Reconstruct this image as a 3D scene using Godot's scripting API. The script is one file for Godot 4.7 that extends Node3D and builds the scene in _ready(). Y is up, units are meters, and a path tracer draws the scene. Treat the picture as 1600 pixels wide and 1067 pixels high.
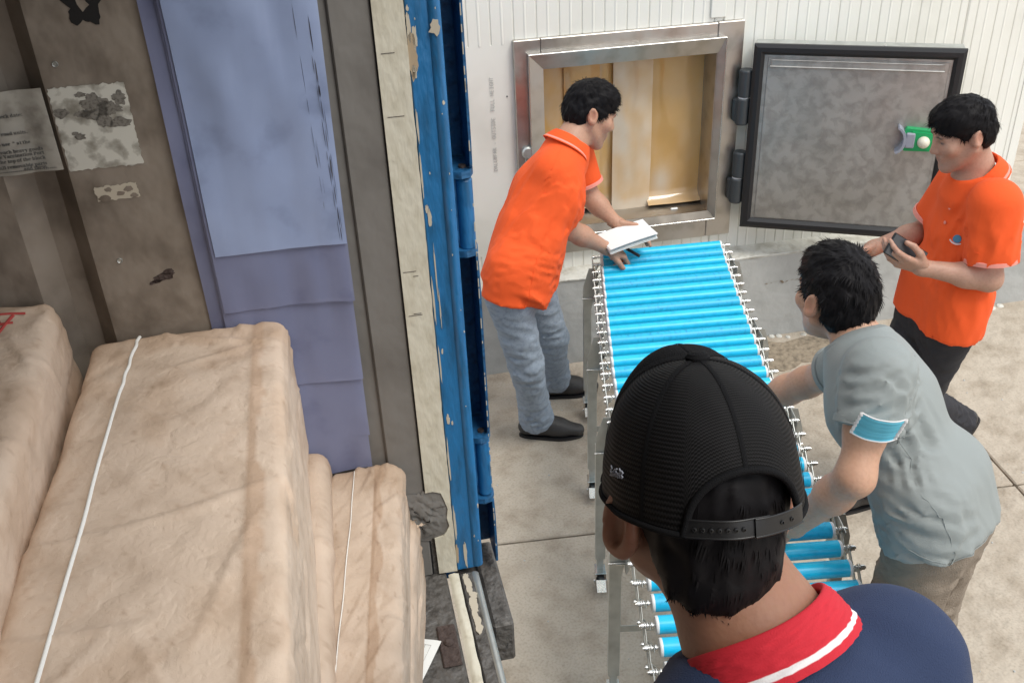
extends Node3D
# Loading yard seen from inside an open freight container: a cold store hatch, a roller conveyor and four workers.

var M := {}
var rng := RandomNumberGenerator.new()
var taken := {}
const CON := Vector3(-0.155, 0.0, -1.71)      # foot of the container's rear post
const CON_YAW := 0.18326                        # 10.5 degrees
const WALL := Vector3(1.0865, 0.0, -4.272)    # a point at the foot of the cold store wall
const WALL_YAW := 0.16581                       # 9.5 degrees


# ---------------------------------------------------------------- naming and tagging
func numbered(called: String) -> String:
	var n: int = taken.get(called, 0)
	taken[called] = n + 1
	return called if n == 0 else "%s_%03d" % [called, n]


func tag(o: Node, label: String, category: String, group := "") -> Node:
	o.set_meta("label", label)
	o.set_meta("category", category)
	if group:
		o.set_meta("group", group)
	return o


func thing(called: String, label: String, category: String, at := Vector3.ZERO, turn := 0.0, group := "") -> Node3D:
	var o := Node3D.new()
	o.name = numbered(called)
	add_child(o)
	o.position = at
	o.rotation.y = turn
	tag(o, label, category, group)
	return o


func part(called: String, mesh: Mesh, material: Material, parent: Node, at := Vector3.ZERO, turn := Vector3.ZERO) -> MeshInstance3D:
	var o := MeshInstance3D.new()
	var key := str(parent.get_instance_id()) + called
	var n: int = taken.get(key, 0)
	taken[key] = n + 1
	o.name = called if n == 0 else "%s_%03d" % [called, n]
	o.mesh = mesh
	if material:
		o.material_override = null
		for s in mesh.get_surface_count():
			if mesh.surface_get_material(s) == null:
				o.set_surface_override_material(s, material)
	o.position = at
	o.rotation = turn
	o.cast_shadow = GeometryInstance3D.SHADOW_CASTING_SETTING_ON
	parent.add_child(o, true)
	return o


func solo(called: String, mesh: Mesh, material: Material, label: String, category: String, at := Vector3.ZERO, turn := 0.0, group := "") -> MeshInstance3D:
	var o := MeshInstance3D.new()
	o.name = numbered(called)
	o.mesh = mesh
	for s in mesh.get_surface_count():
		if mesh.surface_get_material(s) == null and material:
			o.set_surface_override_material(s, material)
	o.position = at
	o.rotation.y = turn
	add_child(o)
	tag(o, label, category, group)
	return o


func con(u: float, y: float, w: float) -> Vector3:
	return CON + Vector3(cos(CON_YAW), 0, -sin(CON_YAW)) * u + Vector3(0, y, 0) + Vector3(sin(CON_YAW), 0, cos(CON_YAW)) * w


func wal(u: float, y: float, w: float) -> Vector3:
	return WALL + Vector3(cos(WALL_YAW), 0, -sin(WALL_YAW)) * u + Vector3(0, y, 0) + Vector3(sin(WALL_YAW), 0, cos(WALL_YAW)) * w


# ---------------------------------------------------------------- mesh collector
class Shape:
	var v := PackedVector3Array()
	var n := PackedVector3Array()
	var uv := PackedVector2Array()
	var c := PackedColorArray()
	var ix := PackedInt32Array()
	var tint := Color.WHITE

	func vert(p: Vector3, nn: Vector3, t := Vector2.ZERO, col: Variant = null) -> int:
		v.append(p)
		n.append(nn)
		uv.append(t)
		c.append(tint if col == null else col)
		return v.size() - 1

	func tri(a: int, b: int, d: int) -> void:
		ix.append(a)
		ix.append(b)
		ix.append(d)

	# flat convex polygon; hint points outwards
	func poly(pts: Array, hint: Vector3, uvs: Variant = null) -> void:
		var nn: Vector3 = (pts[2] - pts[0]).cross(pts[1] - pts[0]).normalized()
		var turned := nn.dot(hint) < 0.0
		if turned:
			nn = -nn
		var k := v.size()
		for i in pts.size():
			vert(pts[i], nn, uvs[i] if uvs != null else Vector2.ZERO)
		for i in range(1, pts.size() - 1):
			if turned:
				tri(k, k + i + 1, k + i)
			else:
				tri(k, k + i, k + i + 1)

	func box(lo: Vector3, hi: Vector3, bev := 0.0, tr := Transform3D()) -> void:
		var ctr := (lo + hi) * 0.5
		var h := (hi - lo).abs() * 0.5
		var b := minf(bev, minf(h.x, minf(h.y, h.z)) * 0.9)
		var axes := [Vector3.RIGHT, Vector3.UP, Vector3.BACK]
		for a in 3:
			for s in [-1.0, 1.0]:
				var na: Vector3 = axes[a] * s
				var ub: Vector3 = axes[(a + 1) % 3]
				var vb: Vector3 = axes[(a + 2) % 3]
				var hu: float = h[(a + 1) % 3] - b
				var hv: float = h[(a + 2) % 3] - b
				var o: Vector3 = ctr + na * h[a]
				poly([tr * (o - ub * hu - vb * hv), tr * (o + ub * hu - vb * hv), tr * (o + ub * hu + vb * hv), tr * (o - ub * hu + vb * hv)], tr.basis * na, [Vector2(0, 0), Vector2(hu * 2, 0), Vector2(hu * 2, hv * 2), Vector2(0, hv * 2)])
		if b <= 0.0:
			return
		for a in 3:
			for s1 in [-1.0, 1.0]:
				for s2 in [-1.0, 1.0]:
					var e1: Vector3 = axes[(a + 1) % 3] * s1
					var e2: Vector3 = axes[(a + 2) % 3] * s2
					var h1: float = h[(a + 1) % 3]
					var h2: float = h[(a + 2) % 3]
					var l: Vector3 = axes[a] * (h[a] - b)
					var p1: Vector3 = ctr + e1 * h1 + e2 * (h2 - b)
					var p2: Vector3 = ctr + e1 * (h1 - b) + e2 * h2
					poly([tr * (p1 - l), tr * (p1 + l), tr * (p2 + l), tr * (p2 - l)], tr.basis * (e1 + e2))
		for s1 in [-1.0, 1.0]:
			for s2 in [-1.0, 1.0]:
				for s3 in [-1.0, 1.0]:
					var q := Vector3(s1, s2, s3)
					poly([tr * (ctr + q * (h - Vector3(0, b, b))), tr * (ctr + q * (h - Vector3(b, 0, b))), tr * (ctr + q * (h - Vector3(b, b, 0)))], tr.basis * q)

	# smooth sheet of nu x nv points (row by row); wrap closes it along v
	func patch(pts: PackedVector3Array, nu: int, nv: int, wrap := false, cols: Variant = null, uvs := Vector2.ONE, hint: Variant = null) -> void:
		var k := v.size()
		var nn := PackedVector3Array()
		nn.resize(nu * nv)
		var faces := PackedInt32Array()
		var jn := nv if wrap else nv - 1
		for i in nu - 1:
			for j in jn:
				var a := i * nv + j
				var b := i * nv + (j + 1) % nv
				var d := a + nv
				var e := b + nv
				faces.append_array([a, b, d, b, e, d])
				var f := (pts[e] - pts[a]).cross(pts[b] - pts[d])
				nn[a] += f
				nn[b] += f
				nn[d] += f
				nn[e] += f
		var out := 0.0
		if hint is Vector3:
			for i in nn.size():
				out += nn[i].dot(hint)
		else:
			var mid := Vector3.ZERO
			for p in pts:
				mid += p
			mid /= pts.size()
			for i in pts.size():
				out += nn[i].dot(pts[i] - mid)
		var sgn := 1.0 if out >= 0.0 else -1.0
		for i in nu:
			for j in nv:
				var q := i * nv + j
				vert(pts[q], (nn[q] * sgn).normalized(), Vector2(float(j) / maxi(1, nv - 1), float(i) / maxi(1, nu - 1)) * uvs, cols[q] if cols != null else null)
		for i in range(0, faces.size(), 3):
			var a := faces[i]
			var b := faces[i + 1]
			var d := faces[i + 2]
			var g := (pts[d] - pts[a]).cross(pts[b] - pts[a])
			if g.dot((nn[a] + nn[b] + nn[d]) * sgn) >= 0.0:
				tri(k + a, k + b, k + d)
			else:
				tri(k + a, k + d, k + b)

	# round bar along points; r is one radius or one per point
	func tube(path: Array, r: Variant, sides := 10, caps := true, squash := Vector3.ZERO, f := 1.0) -> void:
		var pts := PackedVector3Array()
		var side := Vector3.ZERO
		for i in path.size():
			var d: Vector3 = (path[mini(i + 1, path.size() - 1)] - path[maxi(i - 1, 0)]).normalized()
			if side == Vector3.ZERO:
				side = d.cross(Vector3.UP if absf(d.y) < 0.9 else Vector3.RIGHT).normalized()
			side = (side - d * side.dot(d)).normalized()
			var up := d.cross(side)
			var rr: float = r[i] if r is Array else r
			for j in sides:
				var an := TAU * j / sides
				var q: Vector3 = (side * cos(an) + up * sin(an)) * rr
				if f != 1.0:
					q -= squash * (q.dot(squash) * (1.0 - f))
				pts.append(path[i] + q)
		patch(pts, path.size(), sides, true)
		if caps:
			for e in [0, path.size() - 1]:
				var ring := []
				for j in sides:
					ring.append(pts[e * sides + j])
				poly(ring, (path[0] - path[1]) if e == 0 else (path[e] - path[e - 1]))

	# profile of (radius, height) turned round the axis from at along dir
	func lathe(profile: Array, at: Vector3, dir: Vector3, sides := 20) -> void:
		var s := dir.cross(Vector3.UP if absf(dir.y) < 0.9 else Vector3.RIGHT).normalized()
		var t := dir.cross(s)
		for i in profile.size() - 1:
			var two := PackedVector3Array()
			for q in [profile[i], profile[i + 1]]:
				for j in sides:
					var an := TAU * j / sides
					two.append(at + dir * q.y + (s * cos(an) + t * sin(an)) * maxf(q.x, 0.00001))
			var flat: Vector2 = profile[i + 1] - profile[i]
			var k := v.size()
			for e in 2:
				for j in sides:
					var an := TAU * j / sides
					var ra := s * cos(an) + t * sin(an)
					vert(two[e * sides + j], (ra * flat.y - dir * flat.x).normalized())
			for j in sides:
				var j2 := (j + 1) % sides
				for f in [[j, j2, sides + j], [j2, sides + j2, sides + j]]:
					var nn: Vector3 = (v[k + f[2]] - v[k + f[0]]).cross(v[k + f[1]] - v[k + f[0]])
					if nn.dot(n[k + f[0]] + n[k + f[1]] + n[k + f[2]]) >= 0.0:
						tri(k + f[0], k + f[1], k + f[2])
					else:
						tri(k + f[0], k + f[2], k + f[1])

	# outline (x, y) with thickness from z0 to z1, placed by tr
	func prism(outline: PackedVector2Array, z0: float, z1: float, tr := Transform3D()) -> void:
		var ids := Geometry2D.triangulate_polygon(outline)
		for z in [z0, z1]:
			var nn := tr.basis * Vector3(0, 0, 1.0 if z == maxf(z0, z1) else -1.0)
			var k := v.size()
			for p in outline:
				vert(tr * Vector3(p.x, p.y, z), nn.normalized(), p)
			for i in range(0, ids.size(), 3):
				var g := (v[k + ids[i + 2]] - v[k + ids[i]]).cross(v[k + ids[i + 1]] - v[k + ids[i]])
				if g.dot(nn) >= 0.0:
					tri(k + ids[i], k + ids[i + 1], k + ids[i + 2])
				else:
					tri(k + ids[i], k + ids[i + 2], k + ids[i + 1])
		var turn := -1.0 if Geometry2D.is_polygon_clockwise(outline) else 1.0
		for i in outline.size():
			var a := outline[i]
			var b := outline[(i + 1) % outline.size()]
			var o := Vector3(b.y - a.y, a.x - b.x, 0) * turn
			poly([tr * Vector3(a.x, a.y, z0), tr * Vector3(b.x, b.y, z0), tr * Vector3(b.x, b.y, z1), tr * Vector3(a.x, a.y, z1)], tr.basis * o)

	func mesh(into: ArrayMesh = null, material: Material = null) -> ArrayMesh:
		var m := into if into else ArrayMesh.new()
		if ix.is_empty():
			return m
		var a := []
		a.resize(Mesh.ARRAY_MAX)
		a[Mesh.ARRAY_VERTEX] = v
		a[Mesh.ARRAY_NORMAL] = n
		a[Mesh.ARRAY_TEX_UV] = uv
		a[Mesh.ARRAY_COLOR] = c
		a[Mesh.ARRAY_INDEX] = ix
		m.add_surface_from_arrays(Mesh.PRIMITIVE_TRIANGLES, a)
		if material:
			m.surface_set_material(m.get_surface_count() - 1, material)
		return m


# ---------------------------------------------------------------- distance fields for bodies and clothes
class Op:
	var t := 0          # 0 capsule, 1 ellipsoid, 2 plane cut, 3 folds
	var a := Vector3.ZERO
	var ba := Vector3.ZERO
	var inv := 0.0
	var len := 0.0
	var ra := 0.0
	var dr := 0.0
	var k := 0.02
	var nx := Vector3.ZERO
	var f := 1.0
	var fa := false
	var fb := false
	var neg := false
	var bs := Basis()
	var noise: FastNoiseLite
	var amp := 0.0


class Field:
	var ops: Array[Op] = []
	var lo := Vector3(1e9, 1e9, 1e9)
	var hi := Vector3(-1e9, -1e9, -1e9)

	func grow(p: Vector3, r: float) -> void:
		lo = lo.min(p - Vector3(r, r, r))
		hi = hi.max(p + Vector3(r, r, r))

	# tapered limb; squash thins it by f along nx; fa/fb cut it flat at an end
	func cap(a: Vector3, b: Vector3, ra: float, rb: float, k := 0.02, nx := Vector3.ZERO, f := 1.0, fa := false, fb := false, neg := false) -> Op:
		var o := Op.new()
		o.a = a
		o.nx = nx.normalized()
		o.f = f
		var ba := b - a
		if f != 1.0:
			ba += o.nx * (ba.dot(o.nx) * (f - 1.0))
		o.ba = ba
		o.len = ba.length()
		o.inv = 1.0 / maxf(ba.length_squared(), 1e-9)
		o.ra = ra
		o.dr = rb - ra
		o.k = k
		o.fa = fa
		o.fb = fb
		o.neg = neg
		ops.append(o)
		if not neg:
			grow(a, ra + 0.02)
			grow(b, rb + 0.02)
		return o

	func ball(p: Vector3, r: float, k := 0.01, neg := false) -> Op:
		return cap(p, p + Vector3(0, 0.0005, 0), r, r, k, Vector3.ZERO, 1.0, false, false, neg)

	func ell(p: Vector3, b: Basis, r: Vector3, k := 0.02, neg := false) -> Op:
		var o := Op.new()
		o.t = 1
		o.a = p
		var inv := Basis(Vector3(1.0 / r.x, 0, 0), Vector3(0, 1.0 / r.y, 0), Vector3(0, 0, 1.0 / r.z))
		o.bs = inv * b.transposed()
		o.ra = minf(r.x, minf(r.y, r.z))
		o.k = k
		o.neg = neg
		ops.append(o)
		if not neg:
			grow(p, maxf(r.x, maxf(r.y, r.z)) + 0.02)
		return o

	func plane(p: Vector3, nrm: Vector3, k := 0.004) -> void:
		var o := Op.new()
		o.t = 2
		o.a = p
		o.nx = nrm.normalized()
		o.k = k
		ops.append(o)

	func folds(p: Vector3, radius: float, sc: Basis, amp: float, noise: FastNoiseLite) -> void:
		var o := Op.new()
		o.t = 3
		o.a = p
		o.ra = radius
		o.bs = sc
		o.amp = amp
		o.noise = noise
		ops.append(o)

	static func one(o: Op, p: Vector3) -> float:
		if o.t == 0:
			var q := p - o.a
			if o.f != 1.0:
				q += o.nx * (q.dot(o.nx) * (o.f - 1.0))
			var raw := q.dot(o.ba) * o.inv
			var h := clampf(raw, 0.0, 1.0)
			var e := ((q - o.ba * h).length() - (o.ra + o.dr * h))
			if o.f != 1.0:
				e /= sqrt(o.f)
			if o.fa and raw < 0.0:
				e = maxf((q - o.ba * raw).length() - o.ra, -raw * o.len)
			elif o.fb and raw > 1.0:
				e = maxf((q - o.ba * raw).length() - o.ra - o.dr, (raw - 1.0) * o.len)
			elif o.fa:
				e = maxf(e, -raw * o.len)
			if o.fb:
				e = maxf(e, (raw - 1.0) * o.len)
			return e
		var s := o.bs * (p - o.a)
		var l := s.length()
		if l < 1e-6:
			return -o.ra
		var g := (s * o.bs).length()
		return l * (l - 1.0) / maxf(g, 1e-6)

	static func value(list: Array[Op], p: Vector3) -> float:
		var d := 0.6
		for o in list:
			if o.t < 2:
				var e := one(o, p)
				if o.neg:
					e = -e
					var h := maxf(o.k - absf(d - e), 0.0) / o.k
					d = maxf(d, e) + h * h * o.k * 0.25
				else:
					var h := maxf(o.k - absf(d - e), 0.0) / o.k
					d = minf(d, e) - h * h * o.k * 0.25
			elif o.t == 2:
				d = maxf(d, (p - o.a).dot(o.nx))
			elif absf(d) < 0.03:
				var w := 1.0 - (p - o.a).length() / o.ra
				if w > 0.0:
					d += o.noise.get_noise_3dv(o.bs * p) * o.amp * minf(1.0, w * 2.5)
		return d

	# surface nets into sh; off is subtracted from positions; paint(p, n) gives a colour
	func build(sh: Shape, cell: float, off: Vector3, paint: Variant = null, slack := 0.014) -> void:
		const S := 4
		var nb := Vector3i(((hi - lo) / (cell * S)).ceil()) + Vector3i.ONE
		var np := nb * S + Vector3i.ONE
		var sx := 1
		var sy := np.x
		var sz := np.x * np.y
		var val := PackedFloat32Array()
		val.resize(np.x * np.y * np.z)
		val.fill(99.0)
		var at := PackedInt32Array()
		at.resize(val.size())
		at.fill(-1)
		var half := cell * S * 0.5
		var reach := half * 1.7321
		var cells := PackedInt32Array()
		var vs := PackedVector3Array()
		for bz in nb.z:
			for by in nb.y:
				for bx in nb.x:
					var bc := lo + Vector3(bx * S, by * S, bz * S) * cell + Vector3(half, half, half)
					var near: Array[Op] = []
					var es := PackedFloat32Array()
					var best := 9.0
					for o in ops:
						var e := one(o, bc) if o.t < 2 else 0.0
						es.append(e)
						if o.t < 2 and not o.neg and e < best:
							best = e
					if best > reach * 1.15 + slack + 0.02:
						continue
					for i in ops.size():
						var o := ops[i]
						if o.t < 2:
							if es[i] < (reach * 2.3 + o.k + slack if o.neg else best + reach * 2.4 + o.k):
								near.append(o)
						elif o.t == 2 or (o.a - bc).length() < o.ra + reach:
							near.append(o)
					if absf(value(near, bc)) > reach * 1.25 + slack:
						continue
					for z in S + 1:
						for y in S + 1:
							var row := (bz * S + z) * sz + (by * S + y) * sy + bx * S
							for x in S + 1:
								if val[row + x] > 50.0:
									val[row + x] = value(near, lo + Vector3(bx * S + x, by * S + y, bz * S + z) * cell)
					for z in S:
						for y in S:
							for x in S:
								var q := (bz * S + z) * sz + (by * S + y) * sy + bx * S + x
								var d0 := val[q]
								var neg0 := d0 < 0.0
								var d1 := val[q + sx]
								var d2 := val[q + sy]
								var d3 := val[q + sx + sy]
								var d4 := val[q + sz]
								var d5 := val[q + sx + sz]
								var d6 := val[q + sy + sz]
								var d7 := val[q + sx + sy + sz]
								if (d1 < 0.0) == neg0 and (d2 < 0.0) == neg0 and (d3 < 0.0) == neg0 and (d4 < 0.0) == neg0 and (d5 < 0.0) == neg0 and (d6 < 0.0) == neg0 and (d7 < 0.0) == neg0:
									continue
								var acc := Vector3.ZERO
								var cnt := 0
								if (d0 < 0.0) != (d1 < 0.0):
									acc += Vector3(d0 / (d0 - d1), 0, 0); cnt += 1
								if (d2 < 0.0) != (d3 < 0.0):
									acc += Vector3(d2 / (d2 - d3), 1, 0); cnt += 1
								if (d4 < 0.0) != (d5 < 0.0):
									acc += Vector3(d4 / (d4 - d5), 0, 1); cnt += 1
								if (d6 < 0.0) != (d7 < 0.0):
									acc += Vector3(d6 / (d6 - d7), 1, 1); cnt += 1
								if (d0 < 0.0) != (d2 < 0.0):
									acc += Vector3(0, d0 / (d0 - d2), 0); cnt += 1
								if (d1 < 0.0) != (d3 < 0.0):
									acc += Vector3(1, d1 / (d1 - d3), 0); cnt += 1
								if (d4 < 0.0) != (d6 < 0.0):
									acc += Vector3(0, d4 / (d4 - d6), 1); cnt += 1
								if (d5 < 0.0) != (d7 < 0.0):
									acc += Vector3(1, d5 / (d5 - d7), 1); cnt += 1
								if (d0 < 0.0) != (d4 < 0.0):
									acc += Vector3(0, 0, d0 / (d0 - d4)); cnt += 1
								if (d1 < 0.0) != (d5 < 0.0):
									acc += Vector3(1, 0, d1 / (d1 - d5)); cnt += 1
								if (d2 < 0.0) != (d6 < 0.0):
									acc += Vector3(0, 1, d2 / (d2 - d6)); cnt += 1
								if (d3 < 0.0) != (d7 < 0.0):
									acc += Vector3(1, 1, d3 / (d3 - d7)); cnt += 1
								at[q] = vs.size()
								cells.append(q)
								vs.append(lo + (Vector3(bx * S + x, by * S + y, bz * S + z) + acc / cnt) * cell)
		var nn := PackedVector3Array()
		nn.resize(vs.size())
		var faces := PackedInt32Array()
		for q in cells:
			var d0 := val[q]
			for ax in 3:
				var st: int = [sx, sy, sz][ax]
				var d1 := val[q + st]
				if (d0 < 0.0) == (d1 < 0.0):
					continue
				var u: int = [sy, sz, sx][ax]
				var w: int = [sz, sx, sy][ax]
				if q < u + w:
					continue
				var a := at[q]
				var b := at[q - u]
				var c := at[q - u - w]
				var d := at[q - w]
				if b < 0 or c < 0 or d < 0:
					continue
				if d0 < 0.0:
					faces.append_array([a, c, b, a, d, c])
				else:
					faces.append_array([a, b, c, a, c, d])
		for i in range(0, faces.size(), 3):
			var a := faces[i]
			var b := faces[i + 1]
			var c := faces[i + 2]
			var g := (vs[c] - vs[a]).cross(vs[b] - vs[a])
			nn[a] += g
			nn[b] += g
			nn[c] += g
		var k := sh.v.size()
		for i in vs.size():
			var m := nn[i].normalized()
			sh.vert(vs[i] - off, m, Vector2.ZERO, paint.call(vs[i], m) if paint != null else null)
		for i in faces.size():
			sh.ix.append(k + faces[i])


# ---------------------------------------------------------------- materials
func noise(seed_: int, freq: float, octaves := 4, kind := FastNoiseLite.TYPE_SIMPLEX_SMOOTH) -> FastNoiseLite:
	var f := FastNoiseLite.new()
	f.seed = seed_
	f.frequency = freq
	f.noise_type = kind
	f.fractal_octaves = octaves
	return f


func lin(r: float, g: float, b: float) -> Color:
	return Color(r, g, b).linear_to_srgb()


# a seamless noise picture through a ramp of [offset, linear colour]
func cloud(seed_: int, freq: float, stops: Array, size := 512, octaves := 5, warp := 0.0) -> NoiseTexture2D:
	var t := NoiseTexture2D.new()
	t.width = size
	t.height = size
	t.seamless = true
	t.noise = noise(seed_, freq, octaves)
	if warp > 0.0:
		t.noise.domain_warp_enabled = true
		t.noise.domain_warp_amplitude = warp
		t.noise.domain_warp_frequency = freq
	var g := Gradient.new()
	g.offsets = PackedFloat32Array(stops.map(func(s): return s[0]))
	g.colors = PackedColorArray(stops.map(func(s): return lin(s[1], s[2], s[3])))
	t.color_ramp = g
	return t


func bumps(seed_: int, freq: float, strength: float, size := 256, octaves := 4) -> NoiseTexture2D:
	var t := NoiseTexture2D.new()
	t.width = size
	t.height = size
	t.seamless = true
	t.as_normal_map = true
	t.bump_strength = strength
	t.noise = noise(seed_, freq, octaves)
	return t


# crumpled paper: creased facets as a normal map
func crumple(seed_: int) -> NoiseTexture2D:
	var t := NoiseTexture2D.new()
	t.width = 1024
	t.height = 1024
	t.seamless = true
	t.as_normal_map = true
	t.bump_strength = 7.0
	var f := FastNoiseLite.new()
	f.seed = seed_
	f.noise_type = FastNoiseLite.TYPE_CELLULAR
	f.cellular_return_type = FastNoiseLite.RETURN_DISTANCE2_SUB
	f.frequency = 0.010
	f.fractal_octaves = 4
	f.fractal_gain = 0.5
	f.domain_warp_enabled = true
	f.domain_warp_amplitude = 40.0
	f.domain_warp_frequency = 0.008
	t.noise = f
	return t


func mat(col: Color, rough: float, metal := 0.0) -> StandardMaterial3D:
	var m := StandardMaterial3D.new()
	m.albedo_color = col
	m.roughness = rough
	m.metallic = metal
	m.vertex_color_use_as_albedo = true
	m.cull_mode = BaseMaterial3D.CULL_DISABLED
	return m


func tri_map(m: StandardMaterial3D, scale_: float, tex: Texture2D, norm: Texture2D = null, strength := 0.5, rough: Texture2D = null) -> StandardMaterial3D:
	m.uv1_triplanar = true
	m.uv1_world_triplanar = true
	m.uv1_triplanar_sharpness = 4.0
	m.uv1_scale = Vector3(scale_, scale_, scale_)
	if tex:
		m.albedo_texture = tex
	if norm:
		m.normal_enabled = true
		m.normal_texture = norm
		m.normal_scale = strength
	if rough:
		m.roughness_texture = rough
		m.roughness_texture_channel = BaseMaterial3D.TEXTURE_CHANNEL_RED
	return m


# small computed weave: rows of threads, as albedo factor (0.5..1) and as a normal map
func weave(size: int, f: Callable) -> ImageTexture:
	var im := Image.create(size, size, false, Image.FORMAT_RGB8)
	for y in size:
		for x in size:
			var g: float = f.call(float(x) / size, float(y) / size)
			im.set_pixel(x, y, Color(g, g, g))
	return ImageTexture.create_from_image(im)


func make_materials() -> void:
	var fine := bumps(3, 0.06, 6.0)
	var cloth_n := bumps(11, 0.22, 5.0, 256, 2)
	var leathery := bumps(12, 0.09, 5.0)
	var smudge := cloud(5, 0.012, [[0.0, 0.28, 0.28, 0.28], [0.45, 0.5, 0.5, 0.5], [0.7, 0.75, 0.75, 0.75], [1.0, 1.0, 1.0, 1.0]])
	M.panel = tri_map(mat(lin(0.84, 0.84, 0.79), 0.42), 0.45, cloud(21, 0.006, [[0.0, 0.80, 0.79, 0.76], [0.4, 0.96, 0.95, 0.93], [1.0, 1.0, 1.0, 1.0]], 512, 5))
	M.plinth = tri_map(mat(lin(0.45, 0.455, 0.44), 0.9), 0.9, cloud(22, 0.012, [[0.0, 0.80, 0.80, 0.80], [0.4, 0.93, 0.93, 0.93], [0.7, 1.0, 1.0, 1.0], [1.0, 1.0, 1.0, 1.0]], 512, 4), bumps(23, 0.03, 7.0, 512, 5), 0.15)
	M.plinth_top = tri_map(mat(lin(0.66, 0.65, 0.60), 0.9), 1.1, cloud(24, 0.014, [[0.0, 0.62, 0.60, 0.56], [0.5, 0.95, 0.95, 0.94], [1.0, 1.0, 1.0, 1.0]], 512, 6), bumps(23, 0.05, 5.0), 0.5)
	M.ground = tri_map(mat(lin(0.49, 0.425, 0.345), 0.93), 0.55, cloud(25, 0.010, [[0.0, 0.66, 0.63, 0.59], [0.3, 0.84, 0.82, 0.80], [0.55, 0.96, 0.955, 0.95], [0.8, 1.0, 1.0, 1.0], [1.0, 1.0, 1.0, 1.0]], 1024, 6), bumps(26, 0.05, 5.0, 512, 6), 0.4)
	M.ground.detail_enabled = true
	M.ground.detail_blend_mode = BaseMaterial3D.BLEND_MODE_MUL
	M.ground.detail_uv_layer = BaseMaterial3D.DETAIL_UV_2
	M.ground.uv2_triplanar = true
	M.ground.uv2_world_triplanar = true
	M.ground.uv2_scale = Vector3(1.7, 1.7, 1.7)
	M.ground.detail_albedo = cloud(27, 0.045, [[0.0, 0.72, 0.70, 0.68], [0.36, 0.93, 0.925, 0.92], [0.6, 1.0, 1.0, 1.0], [1.0, 1.0, 1.0, 1.0]], 1024, 6)
	M.joint = mat(lin(0.10, 0.085, 0.07), 1.0)
	M.damp = tri_map(mat(lin(0.32, 0.26, 0.19), 0.9), 1.3, cloud(28, 0.03, [[0.0, 0.5, 0.5, 0.5], [0.5, 0.9, 0.9, 0.9], [1.0, 1.0, 1.0, 1.0]]), fine, 0.6)
	M.steel = tri_map(mat(lin(0.56, 0.54, 0.51), 0.9, 1.0), 0.8, cloud(29, 0.02, [[0.0, 0.72, 0.70, 0.66], [0.5, 0.95, 0.94, 0.93], [1.0, 1.0, 1.0, 1.0]]), bumps(30, 0.015, 1.6), 0.12, cloud(31, 0.014, [[0.0, 0.10, 0.10, 0.10], [0.5, 0.16, 0.16, 0.16], [1.0, 0.4, 0.4, 0.4]]))
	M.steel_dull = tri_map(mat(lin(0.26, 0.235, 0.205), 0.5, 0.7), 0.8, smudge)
	M.zinc = tri_map(mat(lin(0.58, 0.60, 0.58), 0.42, 0.8), 2.0, cloud(5, 0.012, [[0.0, 0.72, 0.72, 0.72], [0.5, 0.88, 0.88, 0.88], [1.0, 1.0, 1.0, 1.0]]))
	M.zinc_bright = mat(lin(0.72, 0.72, 0.70), 0.22, 1.0)
	M.sheet_steel = tri_map(mat(lin(0.50, 0.495, 0.48), 0.75, 0.88), 0.9, cloud(33, 0.018, [[0.0, 0.70, 0.69, 0.68], [0.40, 0.86, 0.85, 0.84], [0.58, 0.98, 0.98, 0.97], [1.0, 1.0, 1.0, 1.0]], 1024, 7, 45.0), bumps(30, 0.015, 1.5), 0.1, cloud(34, 0.011, [[0.0, 0.32, 0.32, 0.32], [0.5, 0.45, 0.45, 0.45], [1.0, 0.72, 0.72, 0.72]], 512, 6, 60.0))
	M.sheet_steel.uv1_scale = Vector3(0.9, 0.8, 0.9)
	M.rubber = mat(lin(0.012, 0.012, 0.014), 0.5)
	M.hinge = mat(lin(0.045, 0.052, 0.058), 0.42)
	M.green = mat(lin(0.012, 0.36, 0.12), 0.4)
	M.handle_grey = mat(lin(0.30, 0.32, 0.38), 0.45)
	M.cream = mat(lin(0.72, 0.68, 0.56), 0.35)
	M.strip = tri_map(mat(Color.WHITE, 0.14), 0.9, cloud(36, 0.008, [[0.0, 0.93, 0.92, 0.91], [0.55, 0.98, 0.98, 0.98], [1.0, 1.0, 1.0, 1.0]]), bumps(37, 0.012, 2.0), 0.08)
	M.strip.clearcoat_enabled = true
	M.strip.clearcoat = 0.7
	M.strip.clearcoat_roughness = 0.08
	M.strip.backlight_enabled = true
	M.strip.backlight = lin(0.25, 0.25, 0.25)
	M.blue = tri_map(mat(lin(0.018, 0.165, 0.40), 0.38), 2.2, cloud(38, 0.012, [[0.0, 0.55, 0.55, 0.52], [0.5, 0.93, 0.93, 0.93], [1.0, 1.0, 1.0, 1.0]]), fine, 0.15)
	M.blue.uv1_scale = Vector3(5.0, 1.0, 5.0)
	M.blue_dark = tri_map(mat(lin(0.018, 0.12, 0.28), 0.5), 2.2, cloud(39, 0.03, [[0.0, 0.35, 0.35, 0.35], [0.5, 0.9, 0.9, 0.9], [1.0, 1.0, 1.0, 1.0]]), fine, 0.25)  # darker blue for the post web, door flanges and hinge lugs
	M.chip = mat(lin(0.52, 0.47, 0.38), 0.9)
	M.chip_brown = mat(lin(0.40, 0.31, 0.21), 0.9)
	M.cream_paint = tri_map(mat(lin(0.63, 0.60, 0.50), 0.62), 2.4, cloud(40, 0.014, [[0.0, 0.74, 0.72, 0.68], [0.3, 0.93, 0.92, 0.90], [0.6, 1.0, 1.0, 1.0], [1.0, 1.0, 1.0, 1.0]], 512, 6), fine, 0.12)
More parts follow.
